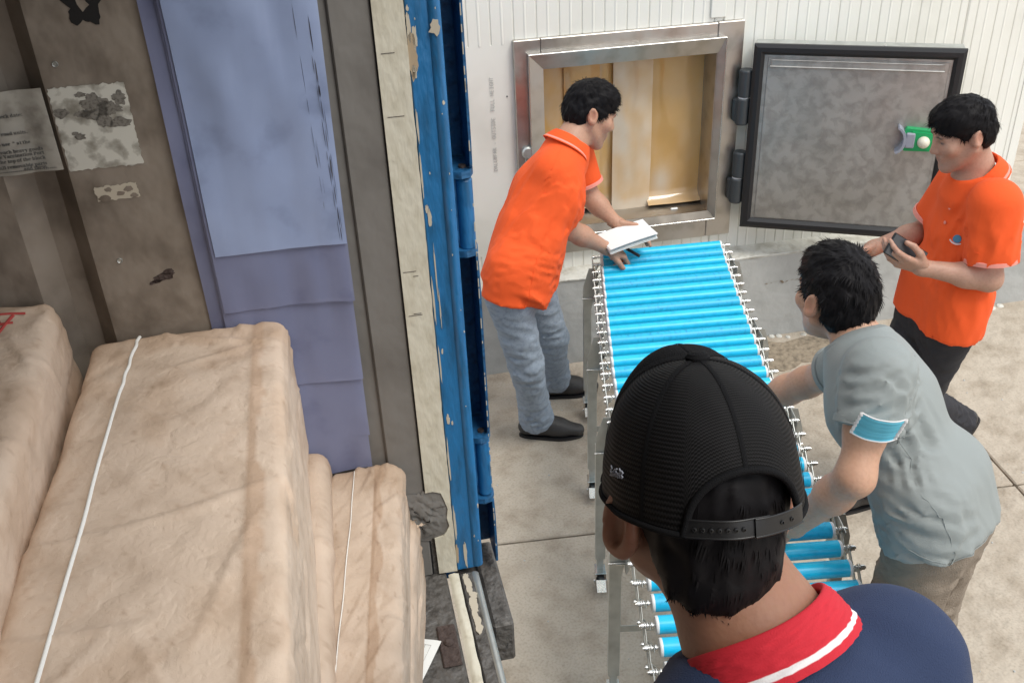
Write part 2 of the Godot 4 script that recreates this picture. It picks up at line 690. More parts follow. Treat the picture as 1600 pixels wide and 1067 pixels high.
	M.liner = tri_map(mat(lin(0.285, 0.245, 0.205), 0.5), 1.0, cloud(41, 0.007, [[0.0, 0.42, 0.40, 0.38], [0.32, 0.68, 0.66, 0.64], [0.6, 0.92, 0.91, 0.90], [1.0, 1.0, 1.0, 1.0]], 1024, 5), fine, 0.12)
	M.grey_liner = tri_map(mat(lin(0.20, 0.19, 0.18), 0.5), 1.5, cloud(42, 0.010, [[0.0, 0.74, 0.73, 0.72], [0.5, 0.94, 0.94, 0.93], [1.0, 1.0, 1.0, 1.0]], 512, 4), fine, 0.08)
	M.liner.uv1_scale = Vector3(1.1, 0.8, 1.1)
	M.grey_liner.uv1_scale = Vector3(1.2, 0.8, 1.2)
	M.cream_paint.uv1_scale = Vector3(4.0, 1.4, 4.0)
	M.floor_plate = tri_map(mat(lin(0.135, 0.13, 0.125), 0.55, 0.2), 2.5, cloud(43, 0.02, [[0.0, 0.40, 0.38, 0.36], [0.5, 0.9, 0.88, 0.86], [1.0, 1.0, 1.0, 1.0]], 512, 6), fine, 0.5)
	M.rust = tri_map(mat(lin(0.085, 0.062, 0.055), 0.8), 4.0, cloud(44, 0.03, [[0.0, 0.5, 0.45, 0.45], [1.0, 1.0, 1.0, 1.0]]), fine, 0.6)
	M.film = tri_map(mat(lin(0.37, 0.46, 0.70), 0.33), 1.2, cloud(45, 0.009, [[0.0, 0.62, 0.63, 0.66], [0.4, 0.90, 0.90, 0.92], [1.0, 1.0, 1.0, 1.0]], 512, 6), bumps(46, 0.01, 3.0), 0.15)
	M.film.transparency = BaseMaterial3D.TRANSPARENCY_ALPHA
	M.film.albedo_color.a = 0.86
	M.film_shaded = tri_map(mat(lin(0.24, 0.27, 0.43), 0.36), 1.2, cloud(47, 0.009, [[0.0, 0.60, 0.6, 0.66], [0.4, 0.90, 0.90, 0.92], [1.0, 1.0, 1.0, 1.0]], 512, 6), bumps(46, 0.01, 3.0), 0.15)  # darker copy of the film, with the lower sheets' shade put into its colour
	M.film_shaded.transparency = BaseMaterial3D.TRANSPARENCY_ALPHA
	M.film_shaded.albedo_color.a = 0.80
	M.kraft = tri_map(mat(lin(0.69, 0.545, 0.425), 0.68), 1.3, cloud(48, 0.006, [[0.0, 0.78, 0.75, 0.72], [0.35, 0.92, 0.91, 0.90], [0.6, 1.0, 1.0, 1.0], [1.0, 1.0, 1.0, 1.0]], 1024, 6), crumple(49), 0.6)
	M.white_string = mat(lin(0.85, 0.84, 0.80), 0.7)
	M.paper = mat(lin(0.82, 0.85, 0.85), 0.7)
	M.ink = mat(lin(0.05, 0.055, 0.06), 0.7)
	M.faint_ink = mat(lin(0.46, 0.46, 0.44), 0.6)
	M.red_ink = mat(lin(0.50, 0.07, 0.06), 0.7)
	M.black = mat(lin(0.012, 0.012, 0.013), 0.45)
	M.roller = tri_map(mat(lin(0.008, 0.56, 0.88), 0.36), 2.0, cloud(50, 0.02, [[0.0, 0.74, 0.80, 0.85], [0.5, 0.96, 0.97, 0.98], [1.0, 1.0, 1.0, 1.0]]))
	M.roller_worn = tri_map(mat(lin(0.012, 0.50, 0.80), 0.42), 3.0, cloud(57, 0.03, [[0.0, 0.45, 0.58, 0.66], [0.42, 0.88, 0.92, 0.94], [1.0, 1.0, 1.0, 1.0]]))
	M.roller_cap = mat(lin(0.75, 0.76, 0.76), 0.4)
	M.skin = tri_map(mat(Color.WHITE, 0.52), 6.0, cloud(51, 0.03, [[0.0, 0.86, 0.82, 0.80], [0.5, 0.97, 0.96, 0.95], [1.0, 1.0, 1.0, 1.0]]), leathery, 0.07)
	M.skin.subsurf_scatter_enabled = true
	M.skin.subsurf_scatter_strength = 0.12
	M.hair = mat(lin(0.010, 0.009, 0.010), 0.5)
	M.hair.metallic_specular = 0.22
	for e in [["orange", 0.86, 0.098, 0.012], ["grey_shirt", 0.265, 0.292, 0.288], ["navy", 0.017, 0.032, 0.085], ["red", 0.56, 0.018, 0.035]]:
		var m := tri_map(mat(lin(e[1], e[2], e[3]), 0.85), 9.0, null, cloth_n, 0.35)
		m.rim_enabled = true
		m.rim = 0.25
		m.rim_tint = 0.6
		M[e[0]] = m
	M.grey_shirt.roughness = 0.62
	M.trim = tri_map(mat(lin(0.80, 0.30, 0.24), 0.85), 9.0, null, cloth_n, 0.3)
	M.white_cloth = mat(lin(0.80, 0.78, 0.78), 0.85)
	M.jeans = tri_map(mat(lin(0.31, 0.37, 0.45), 0.9), 4.0, cloud(52, 0.02, [[0.0, 0.62, 0.64, 0.68], [0.5, 0.94, 0.95, 0.96], [1.0, 1.0, 1.0, 1.0]]), cloth_n, 0.5)
	M.khaki = tri_map(mat(lin(0.285, 0.235, 0.185), 0.9), 4.0, cloud(53, 0.015, [[0.0, 0.78, 0.77, 0.76], [1.0, 1.0, 1.0, 1.0]]), cloth_n, 0.5)
	M.dark_trousers = tri_map(mat(lin(0.022, 0.022, 0.027), 0.85), 5.0, null, cloth_n, 0.4)
	M.shoe = tri_map(mat(lin(0.045, 0.042, 0.042), 0.5), 8.0, cloud(54, 0.03, [[0.0, 0.7, 0.7, 0.68], [1.0, 1.0, 1.0, 1.0]]), leathery, 0.3)
	M.mask_blue = mat(lin(0.16, 0.60, 0.78), 0.85)
	M.screen = mat(lin(0.07, 0.075, 0.085), 0.15)
	# mesh cloth of the cap: thin rows of threads
	var rows := weave(64, func(x, y): return clampf(0.45 + 0.55 * pow(0.5 + 0.5 * sin(TAU * (y * 8.0 + 0.12 * sin(TAU * x * 8.0))), 1.5), 0.0, 1.0))
	var bump: Image = rows.get_image().duplicate()
	bump.bump_map_to_normal_map(3.0)
	M.cap_mesh = mat(lin(0.021, 0.020, 0.021), 0.62)
	M.cap_mesh.albedo_texture = rows
	M.cap_mesh.normal_enabled = true
	M.cap_mesh.normal_texture = ImageTexture.create_from_image(bump)
	M.cap_mesh.normal_scale = 0.8
	M.cap_mesh.metallic_specular = 0.25
	M.cap_cloth = tri_map(mat(lin(0.010, 0.010, 0.011), 0.8), 10.0, null, cloth_n, 0.4)
	M.cap_cloth.metallic_specular = 0.2
	M.strap = mat(lin(0.012, 0.012, 0.013), 0.35)


# ---------------------------------------------------------------- ground, cold store wall, hatch
func build_ground() -> void:
	# slabs between sawn joints; the bed under them shows in the joints and reaches the horizon
	var bed := Shape.new()
	bed.box(Vector3(-60, -0.4, -60), Vector3(60, -0.030, 60))
	var g := solo("ground", bed.mesh(), M.joint, "", "")
	g.remove_meta("label")
	g.remove_meta("category")
	g.set_meta("kind", "structure")
	var yaw := 0.0960
	var sx := 2.7
	var sz := 3.25
	var b := Basis(Vector3.UP, yaw)
	var inner := Shape.new()
	inner.box(Vector3(-sx * 0.5 + 0.004, -0.028, -sz * 0.5 + 0.004), Vector3(sx * 0.5 - 0.004, 0.0, sz * 0.5 - 0.004), 0.005)
	var slab := inner.mesh()
	for i in range(-3, 4):
		for j in range(-3, 3):
			var p := Vector3(1.946, 0, -2.952) + b * Vector3((i + 0.5) * sx, 0, (j + 0.5) * sz)
			part("concrete_slab", slab, M.ground, g, p + Vector3(0, 0.0006 * ((i * 7 + j * 3) % 3), 0), Vector3(0, yaw, 0))
	var far := Shape.new()
	for r in [[-60, -60, 60, -13.2], [-60, 6.4, 60, 60], [-60, -13.2, -8.1, 6.4], [11.0, -13.2, 60, 6.4]]:
		far.box(Vector3(r[0], -0.029, r[1]), Vector3(r[2], -0.0035, r[3]))
	part("yard_concrete", far.mesh(), M.ground, g)


func build_grit() -> void:
	# crumbs of stone and paper lying about the slabs
	var g := thing("concrete_grit", "small stones and crumbs scattered over the concrete round the conveyor legs", "grit")
	g.set_meta("kind", "stuff")
	var sh := Shape.new()
	var n := noise(640, 1.2, 3)
	for k in 900:
		var p := Vector3(rng.randf_range(-0.3, 3.4), 0.0, rng.randf_range(-4.1, -0.9))
		if n.get_noise_2d(p.x, p.z) < rng.randf_range(-0.25, 0.45):
			continue
		var r := 0.0015 + 0.005 * pow(rng.randf(), 3.0)
		sh.lathe([Vector2(r, 0.0), Vector2(r * 0.85, r * 0.5), Vector2(0, r * 0.75)], p, Vector3(0.2 * rng.randf(), 1, 0.2 * rng.randf()).normalized(), 5)
	part("crumbs", sh.mesh(), M.plinth, g)


func stain(outline_seed: int, r: Vector2, lobes := 26) -> PackedVector2Array:
	var n := noise(outline_seed, 0.9, 3)
	var out := PackedVector2Array()
	for i in lobes:
		var a := TAU * i / lobes
		var k := 1.0 + 0.55 * n.get_noise_2d(cos(a) * 1.3, sin(a) * 1.3)
		out.append(Vector2(cos(a) * r.x, sin(a) * r.y) * k)
	return out


func build_wall() -> void:
	var w := thing("cold_store_wall", "white ribbed cold store wall of insulated panels above the grey plinth", "wall", WALL, WALL_YAW)
	# panels 1.155 m wide with shallow grooves, cut round the hatch
	var u0 := -0.118
	var pw := 1.155
	for k in range(-5, 2):
		var a := u0 + pw * k + 0.001
		var e := minf(a + pw - 0.002, 1.44)
		if e - a < 0.1:
			continue
		for span in [[0.45, 0.56], [0.56, 1.515], [1.515, 4.6]]:
			var sh := Shape.new()
			# profile: flat, groove at each 0.096 m and a fine raised bead half way
			var pr: Array[Vector2] = []
			pr.append(Vector2(a, -0.06))
			pr.append(Vector2(a, -0.006))
			pr.append(Vector2(a + 0.006, 0.0))
			var x := a + 0.045
			var odd := 0
			while x < e - 0.02:
				if odd % 2 == 0:
					pr.append_array([Vector2(x - 0.004, 0.0), Vector2(x - 0.001, -0.0045), Vector2(x + 0.001, -0.0045), Vector2(x + 0.005, 0.0)])
				else:
					pr.append_array([Vector2(x - 0.006, 0.0), Vector2(x - 0.002, 0.0022), Vector2(x + 0.002, 0.0022), Vector2(x + 0.006, 0.0)])
				odd += 1
				x += 0.0485
			pr.append_array([Vector2(e - 0.006, 0.0), Vector2(e, -0.006), Vector2(e, -0.06)])
			if span[0] == 0.56:
				# leave out what the hatch opening takes
				var cut: Array[Vector2] = []
				for q in pr:
					if q.x <= -1.03 or q.x >= -0.04:
						cut.append(q)
				if k == -1:
					cut.clear()
				pr = cut
			for i in pr.size() - 1:
				if pr[i + 1].x - pr[i].x > 0.3:
					continue
				var p := pr[i]
				var q := pr[i + 1]
				sh.poly([Vector3(p.x, span[0], p.y), Vector3(q.x, span[0], q.y), Vector3(q.x, span[1], q.y), Vector3(p.x, span[1], p.y)], Vector3(p.y - q.y, 0, q.x - p.x))
			if sh.ix.size():
				part("wall_panel", sh.mesh(), M.panel, w)
	# the side bits beside the hatch
	var bits := Shape.new()
	for r in [[u0 - pw + 0.001, -1.03], [-0.04, u0 - 0.001]]:
		if r[1] > r[0]:
			bits.box(Vector3(r[0], 0.56, -0.06), Vector3(r[1], 1.515, 0.0))
	part("wall_panel", bits.mesh(), M.panel, w)
	var core := Shape.new()
	core.box(Vector3(-6.0, 0.45, -0.12), Vector3(-0.96, 4.6, -0.062))
	core.box(Vector3(-0.10, 0.45, -0.12), Vector3(1.438, 4.6, -0.062))
	core.box(Vector3(-0.96, 1.44, -0.12), Vector3(-0.10, 4.6, -0.062))
	core.box(Vector3(-0.96, 0.45, -0.12), Vector3(-0.10, 0.655, -0.062))
	core.box(Vector3(1.38, 0.45, -3.0), Vector3(1.438, 4.6, -0.12))
	part("panel_core", core.mesh(), M.panel, w)
	var trim := Shape.new()
	trim.box(Vector3(1.4405, 0.45, -0.3), Vector3(1.444, 4.6, 0.0))
	trim.box(Vector3(1.40, 0.45, 0.0006), Vector3(1.444, 4.6, 0.004))
	part("corner_trim", trim.mesh(), M.panel, w)
	# a tall cover strip over the panel joint right above the hatch
	var cover := Shape.new()
	cover.box(Vector3(-0.180, 1.548, 0.0026), Vector3(-0.112, 4.6, 0.010), 0.004)
	part("joint_cover", cover.mesh(), M.panel, w)
	var tm := TextMesh.new()
	var fnt := SystemFont.new()
	fnt.font_names = PackedStringArray(["Droid Sans Mono"])
	tm.font = fnt
	tm.text = "DALLMFAN - OUTSIDE  FULL HEIGHT"
	tm.font_size = 32
	tm.pixel_size = 0.00070
	tm.depth = 0.0006
	tm.horizontal_alignment = HORIZONTAL_ALIGNMENT_LEFT
	part("printed_lettering", tm, M.faint_ink, w, Vector3(-1.136, 0.97, 0.0029), Vector3(0, 0, PI / 2))
	var dot := Shape.new()
	dot.lathe([Vector2(0.0035, 0), Vector2(0.0035, 0.002), Vector2(0, 0.002)], Vector3(-1.072, 1.297, 0.0), Vector3(0, 0, 1), 8)
	part("rivet", dot.mesh(), M.hinge, w)

	var p := thing("concrete_plinth", "grey concrete plinth with whitish top under the cold store wall", "plinth", WALL, WALL_YAW)
	var face := Shape.new()
	var nu := 150
	var nv := 16
	var pts := PackedVector3Array()
	var n1 := noise(61, 4.0, 4)
	for i in nv + 1:
		for j in nu + 1:
			var u := -5.0 + 11.0 * j / nu
			var y := 0.447 * i / nv
			pts.append(Vector3(u, y, 0.128 + 0.004 * n1.get_noise_2d(u * 2.0, y * 3.0) - 0.012 * y))
	face.patch(pts, nv + 1, nu + 1, false, null, Vector2.ONE, Vector3(0, 0, 1))
	face.box(Vector3(-5.0, -0.02, -0.10), Vector3(6.0, 0.444, 0.115))
	part("plinth_body", face.mesh(), M.plinth, p)
	var top := Shape.new()
	var tp := PackedVector3Array()
	for j in 161:
		var u := -5.0 + 11.0 * j / 160.0
		var e := 0.006 * n1.get_noise_2d(u * 5.0, 7.0)
		for q in [Vector2(0.116 + e, 0.432 + e), Vector2(0.1275 + e, 0.4475), Vector2(0.119 + e, 0.4545), Vector2(-0.10, 0.4565 if u < 1.45 else 0.4545)]:
			tp.append(Vector3(u, q.y, q.x))
	top.patch(tp, 161, 4, false, null, Vector2.ONE, Vector3(0, 1, 0))
	part("whitened_top", top.mesh(), M.plinth_top, p)
	# hairline break in the render of the front face
	var crack := Shape.new()
	var n2 := noise(62, 3.0, 4)
	for run in [[0.13, 0.50, 0.300], [-0.78, -0.58, 0.265], [0.87, 1.2, 0.318], [1.33, 1.42, 0.29]]:
		var u: float = run[0]
		while u < run[1]:
			var l := 0.012 + 0.02 * rng.randf()
			var y0: float = run[2] + 0.018 * n2.get_noise_1d(u * 8.0)
			var y1: float = run[2] + 0.018 * n2.get_noise_1d((u + l) * 8.0)
			var t := 0.0016 + 0.0032 * rng.randf()
			crack.poly([Vector3(u, y0, 0.1325 - 0.012 * y0), Vector3(u + l * 0.5, y0 + t, 0.133 - 0.012 * y0), Vector3(u + l, y1, 0.1325 - 0.012 * y1), Vector3(u + l * 0.5, y1 - t * 0.6, 0.1325 - 0.012 * y1)], Vector3(0, 0, 1))
			u += l * (0.8 + rng.randf() * 0.7)
	part("crack", crack.mesh(), M.damp, p).set_meta("kind", "stuff")
	# mortar crumbs along the foot
	var foot := Shape.new()
	var n3 := noise(63, 2.0, 4)
	for k in 90:
		var u := -0.9 + 3.6 * k / 90.0 + rng.randf() * 0.03
		if n3.get_noise_1d(u * 3.0) < -0.08:
			continue
		var r := 0.008 + 0.018 * rng.randf()
		foot.lathe([Vector2(r, 0.0), Vector2(r * 0.8, 0.005), Vector2(0, 0.009)], Vector3(u, 0.0, 0.13 + rng.randf() * 0.035), Vector3(0.1 * rng.randf(), 1, 0.1 * rng.randf()).normalized(), 7)
	var mo := part("mortar_crumbs", foot.mesh(), M.plinth_top, p)
	mo.set_meta("kind", "stuff")
	# damp, dusty patches and grit on the concrete
	var d := thing("dust_patch", "brown dusty patch on the concrete along the foot of the plinth, right of the conveyor", "dirt", wal(0.18, 0.0, 0.30), WALL_YAW)
	d.set_meta("kind", "stuff")
	var ds := Shape.new()
	ds.prism(stain(5, Vector2(0.34, 0.115), 40), -0.001, 0.0028, Transform3D(Basis(Vector3.RIGHT, -PI / 2), Vector3.ZERO))
	part("dust", ds.mesh(), M.damp, d)


func frame_strip(outer: Rect2, inner: Rect2, zo: float, zi: float, side: int) -> Shape:
	# one mitred side of a picture frame: 0 bottom, 1 right, 2 top, 3 left
	var o := [outer.position, Vector2(outer.end.x, outer.position.y), outer.end, Vector2(outer.position.x, outer.end.y)]
	var i := [inner.position, Vector2(inner.end.x, inner.position.y), inner.end, Vector2(inner.position.x, inner.end.y)]
	var sh := Shape.new()
	var a: Vector2 = o[side]
	var b: Vector2 = o[(side + 1) % 4]
	var c: Vector2 = i[(side + 1) % 4]
	var d: Vector2 = i[side]
	var g := (c + d - a - b).normalized()
	sh.poly([Vector3(a.x, a.y, zo), Vector3(b.x, b.y, zo), Vector3(c.x, c.y, zi), Vector3(d.x, d.y, zi)], Vector3(g.x * (zo - zi) * 9.0, g.y * (zo - zi) * 9.0, 1))
	return sh


func build_hatch() -> void:
	var h := thing("hatch_frame", "stainless steel hatch frame set into the white cold store wall", "hatch frame", WALL, WALL_YAW)
	var f := 0.028
	for r in [[-1.041, -0.926, 0.542, 1.531], [-0.149, -0.030, 0.542, 1.534], [-0.925, -0.150, 1.46, 1.532], [-0.925, -0.150, 0.542, 0.652]]:
		var sh := Shape.new()
		sh.box(Vector3(r[0], r[2], -0.055), Vector3(r[1], r[3], f), 0.003)
		part("frame_plate", sh.mesh(), M.steel, h)
	var ridge := Rect2(-0.984, 0.643, 0.864, 0.832)
	var opening := Rect2(-0.918, 0.676, 0.772, 0.730)
	for s in 4:
		var sh := frame_strip(ridge, opening, f + 0.030, f + 0.004, s)
		var lip := frame_strip(ridge.grow(0.002), ridge, f + 0.0, f + 0.030, s)
		for i in lip.ix:
			sh.ix.append(i + sh.v.size())
		sh.v.append_array(lip.v)
		sh.n.append_array(lip.n)
		sh.uv.append_array(lip.uv)
		sh.c.append_array(lip.c)
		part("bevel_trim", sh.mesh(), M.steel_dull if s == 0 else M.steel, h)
	# bright bead along the ridge
	var bead := Shape.new()
	var z := f + 0.030
	var q := [Vector3(ridge.position.x, ridge.position.y, z), Vector3(ridge.end.x, ridge.position.y, z), Vector3(ridge.end.x, ridge.end.y, z), Vector3(ridge.position.x, ridge.end.y, z)]
	for i in 4:
		bead.tube([q[i], q[(i + 1) % 4]], 0.0028, 6)
	part("ridge_bead", bead.mesh(), M.zinc_bright, h)
	var jamb := Shape.new()
	var o := opening
	jamb.box(Vector3(o.position.x - 0.02, o.position.y - 0.02, -0.30), Vector3(o.end.x + 0.02, o.position.y, f + 0.002))
	jamb.box(Vector3(o.position.x - 0.02, o.end.y, -0.30), Vector3(o.end.x + 0.02, o.end.y + 0.02, f + 0.002))
	jamb.box(Vector3(o.position.x - 0.02, o.position.y, -0.30), Vector3(o.position.x, o.end.y, f + 0.002))
	jamb.box(Vector3(o.end.x, o.position.y, -0.30), Vector3(o.end.x + 0.02, o.end.y, f + 0.002))
	part("jamb", jamb.mesh(), M.steel, h)
	var room := Shape.new()
	room.box(Vector3(-2.2, 0.3, -2.4), Vector3(1.2, 0.34, -0.30))
	room.box(Vector3(-2.2, 2.3, -2.4), Vector3(1.2, 2.34, -0.30))
	room.box(Vector3(-2.2, 0.34, -2.4), Vector3(1.2, 2.3, -2.36))
	room.box(Vector3(-2.24, 0.3, -2.4), Vector3(-2.2, 2.34, -0.30))
	room.box(Vector3(1.2, 0.3, -2.4), Vector3(1.24, 2.34, -0.30))
	room.box(Vector3(-2.2, 0.34, -0.305), Vector3(-0.94, 2.3, -0.295))
	room.box(Vector3(-0.125, 0.34, -0.305), Vector3(1.2, 2.3, -0.295))
	room.box(Vector3(-0.94, 1.43, -0.305), Vector3(-0.125, 2.3, -0.295))
	room.box(Vector3(-0.94, 0.34, -0.305), Vector3(-0.125, 0.655, -0.295))
	part("room_lining", room.mesh(), M.panel, h)
	var ice := Shape.new()
	ice.box(Vector3(-0.31, 0.676, -0.03), Vector3(-0.275, 0.684, -0.018), 0.003)
	part("ice_scrap", ice.mesh(), M.paper, h)
	var latch := Shape.new()
	latch.lathe([Vector2(0.028, 0), Vector2(0.028, 0.022), Vector2(0.022, 0.03), Vector2(0.0, 0.03)], Vector3(-0.998, 1.055, f), Vector3(0, 0, 1), 18)
	latch.box(Vector3(-1.012, 1.01, f), Vector3(-0.985, 1.055, f + 0.018), 0.004)
	part("latch_striker", latch.mesh(), M.zinc, h)

	# amber strips
	var spots := [[-0.935, -0.765, -0.130, 0.705], [-0.795, -0.630, -0.118, 0.695], [-0.660, -0.540, -0.130, 0.700], [-0.575, -0.392, -0.100, 0.674], [-0.402, -0.140, -0.122, 0.688]]
	var labels := ["amber plastic strip at the far left of the hatch, beside the stooping man", "amber plastic strip hanging behind the stooping man's head", "narrow amber strip with a fold, between the man's face and the pale strip", "pale frosted strip hanging in front of the others in mid hatch", "wide amber strip at the right of the hatch with a frosted blotch"]
	for k in 5:
		var s = spots[k]
		var sh := Shape.new()
		var n := noise(70 + k, 2.2, 3)
		var pts := PackedVector3Array()
		var cols := PackedColorArray()
		for i in 40:
			for j in 13:
				var t := i / 39.0
				var u := lerpf(s[0], s[1], j / 12.0)
				var y := lerpf(1.42, s[3], t)
				var wv := 0.010 * n.get_noise_2d(u * 1.2, y * 0.6) + 0.006 * sin(j / 12.0 * PI) + (0.05 * pow(maxf(0.0, t - 0.93) / 0.07, 2.0) if k == 4 else 0.0)
				pts.append(Vector3(u - s[0], y - s[3], wv))
				var fr := clampf(0.35 * n.get_noise_2d(u * 4.0 + 9.0, y * 2.5) + (0.55 if k == 3 else 0.05) + 0.5 * smoothstep(0.9, 1.0, t), 0.0, 0.8)
				if k == 4:
					fr = clampf(fr * 0.4 + 0.75 * exp(-pow((u + 0.33) / 0.05, 2.0) - pow((y - 0.79) / 0.07, 2.0)), 0.0, 0.8)
				if k == 2 and y < 1.0:
					fr = clampf(fr + 0.5 * smoothstep(-0.62, -0.66, u), 0.0, 0.8)
				cols.append(Color(0.74, 0.46, 0.18).lerp(Color(0.80, 0.72, 0.60), fr))
		sh.patch(pts, 40, 13, false, cols, Vector2.ONE, Vector3(0, 0, 1))
		solo("curtain_strip", sh.mesh(), M.strip, labels[k], "curtain strip", wal(s[0], s[3], s[2]), WALL_YAW, "strips of the hatch curtain")

	# door leaf swung open
	var yaw := WALL_YAW - 0.471
	var d := thing("hatch_door", "open stainless hatch door leaf with black gasket, swung out to the right", "hatch door", wal(-0.012, 0.0, 0.10), yaw)
	var W := 0.838
	var y0 := 0.612
	var y1 := 1.452
	var leaf := Shape.new()
	leaf.box(Vector3(0.004, y0 + 0.004, -0.092), Vector3(W - 0.004, y1 - 0.004, -0.004), 0.004)
	part("leaf_shell", leaf.mesh(), M.zinc, d)
	var outer := Rect2(0, y0, W, y1 - y0)
	var gw := 0.046
	var gk := Shape.new()
	for s in 4:
		for lay in [[0.0, 0.0, -0.004, 0.012], [0.0, 0.014, 0.012, 0.020], [0.014, 0.032, 0.020, 0.020], [0.032, gw, 0.020, 0.006]]:
			var st := frame_strip(outer.grow(-lay[0]), outer.grow(-lay[1] - 0.0001), lay[2], lay[3], s)
			for i in st.ix:
				gk.ix.append(i + gk.v.size())
			gk.v.append_array(st.v)
			gk.n.append_array(st.n)
			gk.uv.append_array(st.uv)
			gk.c.append_array(st.c)
	part("gasket", gk.mesh(), M.rubber, d)
	var inner := Shape.new()
	inner.box(Vector3(gw, y0 + gw, -0.004), Vector3(W - gw, y1 - gw, 0.003))
	inner.box(Vector3(gw + 0.016, y0 + gw + 0.004, 0.003), Vector3(W - gw - 0.012, y1 - gw - 0.012, 0.0065), 0.0025)
	part("inner_sheet", inner.mesh(), M.sheet_steel, d)
	var rail := Shape.new()
	rail.box(Vector3(gw + 0.028, y1 - gw - 0.046, 0.0067), Vector3(W - gw - 0.030, y1 - gw - 0.018, 0.011), 0.002)
	rail.box(Vector3(gw + 0.024, y1 - gw - 0.050, 0.0067), Vector3(W - gw - 0.026, y1 - gw - 0.044, 0.018), 0.002)
	rail.box(Vector3(gw + 0.034, y1 - gw - 0.022, 0.0067), Vector3(W - gw - 0.036, y1 - gw - 0.018, 0.015), 0.002)
	part("top_rail", rail.mesh(), M.sheet_steel, d)
	for s in [0.25, 0.62]:
		var clip := Shape.new()
		clip.box(Vector3(W * s, y1 - 0.004, -0.03), Vector3(W * s + 0.008, y1 + 0.002, -0.004), 0.001)
		part("edge_clip", clip.mesh(), M.zinc_bright, d)
	var hx := 0.712
	var hy := 1.075
	var hd := Shape.new()
	var ol := PackedVector2Array([Vector2(-0.055, -0.048), Vector2(0.045, -0.046), Vector2(0.054, -0.038), Vector2(0.056, 0.034), Vector2(0.048, 0.043), Vector2(-0.055, 0.050), Vector2(-0.062, 0.040), Vector2(-0.062, -0.040)])
	hd.prism(ol, 0.0068, 0.040, Transform3D(Basis(), Vector3(hx, hy, 0)))
	var hp := part("release_handle", hd.mesh(), M.green, d)
	var in_ := Shape.new()
	var ol2 := PackedVector2Array()
	for p in ol:
		ol2.append(p * Vector2(0.72, 0.78) + Vector2(0.008, 0.0))
	in_.prism(ol2, 0.040, 0.048, Transform3D(Basis(), Vector3(hx, hy, 0)))
	part("raised_face", in_.mesh(), M.green, hp)
	var kn := Shape.new()
	var prof: Array = []
	for i in 12:
		var a := PI * 0.5 * i / 11.0
		prof.append(Vector2(0.0255 * cos(a), 0.030 * sin(a)))
	kn.lathe([Vector2(0.018, -0.004), Vector2(0.0255, 0.0)] + prof, Vector3(hx + 0.016, hy - 0.003, 0.050), Vector3(0, 0, 1), 22)
	part("push_knob", kn.mesh(), M.cream, hp)
	var br := Shape.new()
	var cp := PackedVector2Array()
	for i in 11:
		var a := lerpf(-1.15, 1.15, i / 10.0)
		cp.append(Vector2(-0.112 + 0.048 * cos(a), 0.052 * sin(a) / 0.913))
	for i in 11:
		var a := lerpf(1.15, -1.15, i / 10.0)
		cp.append(Vector2(-0.112 + 0.060 * cos(a), 0.058 * sin(a) / 0.913))
	br.prism(cp, 0.0068, 0.062, Transform3D(Basis(), Vector3(hx, hy, 0)))
	br.box(Vector3(hx - 0.056, hy - 0.030, 0.0402), Vector3(hx - 0.02, hy + 0.034, 0.058), 0.004)
	part("grip_bracket", br.mesh(), M.handle_grey, hp)
	# hinges: two dark knuckles on the leaf and two on the frame
	for y in [1.335, 0.965]:
		var hg := Shape.new()
		hg.lathe([Vector2(0.0, 0), Vector2(0.029, 0), Vector2(0.031, 0.004), Vector2(0.031, 0.112), Vector2(0.027, 0.118), Vector2(0, 0.118)], Vector3(-0.025, y - 0.118, -0.020), Vector3.UP, 20)
		hg.box(Vector3(-0.03, y - 0.112, -0.05), Vector3(0.02, y - 0.006, -0.006), 0.006)
		part("hinge", hg.mesh(), M.hinge, d)
		var fk := Shape.new()
		var at := wal(-0.012, 0, 0.10) + Basis(Vector3.UP, yaw) * Vector3(-0.025, 0, -0.020)
		var loc := (at - WALL).rotated(Vector3.UP, -WALL_YAW)
		fk.lathe([Vector2(0.0, 0), Vector2(0.027, 0), Vector2(0.030, 0.006), Vector2(0.030, 0.112), Vector2(0.028, 0.116), Vector2(0, 0.116)], Vector3(loc.x - 0.008, y - 0.241, loc.z + 0.004), Vector3.UP, 20)
		fk.box(Vector3(loc.x - 0.040, y - 0.236, f + 0.001), Vector3(loc.x + 0.012, y - 0.130, loc.z), 0.008)
		part("hinge", fk.mesh(), M.hinge, h)
		var pn := Shape.new()
		pn.lathe([Vector2(0.0, 0), Vector2(0.0245, 0), Vector2(0.0245, 0.008), Vector2(0, 0.008)], Vector3(loc.x - 0.004, y - 0.1255, loc.z), Vector3.UP, 16)
		part("hinge_washer", pn.mesh(), M.roller_cap, h)


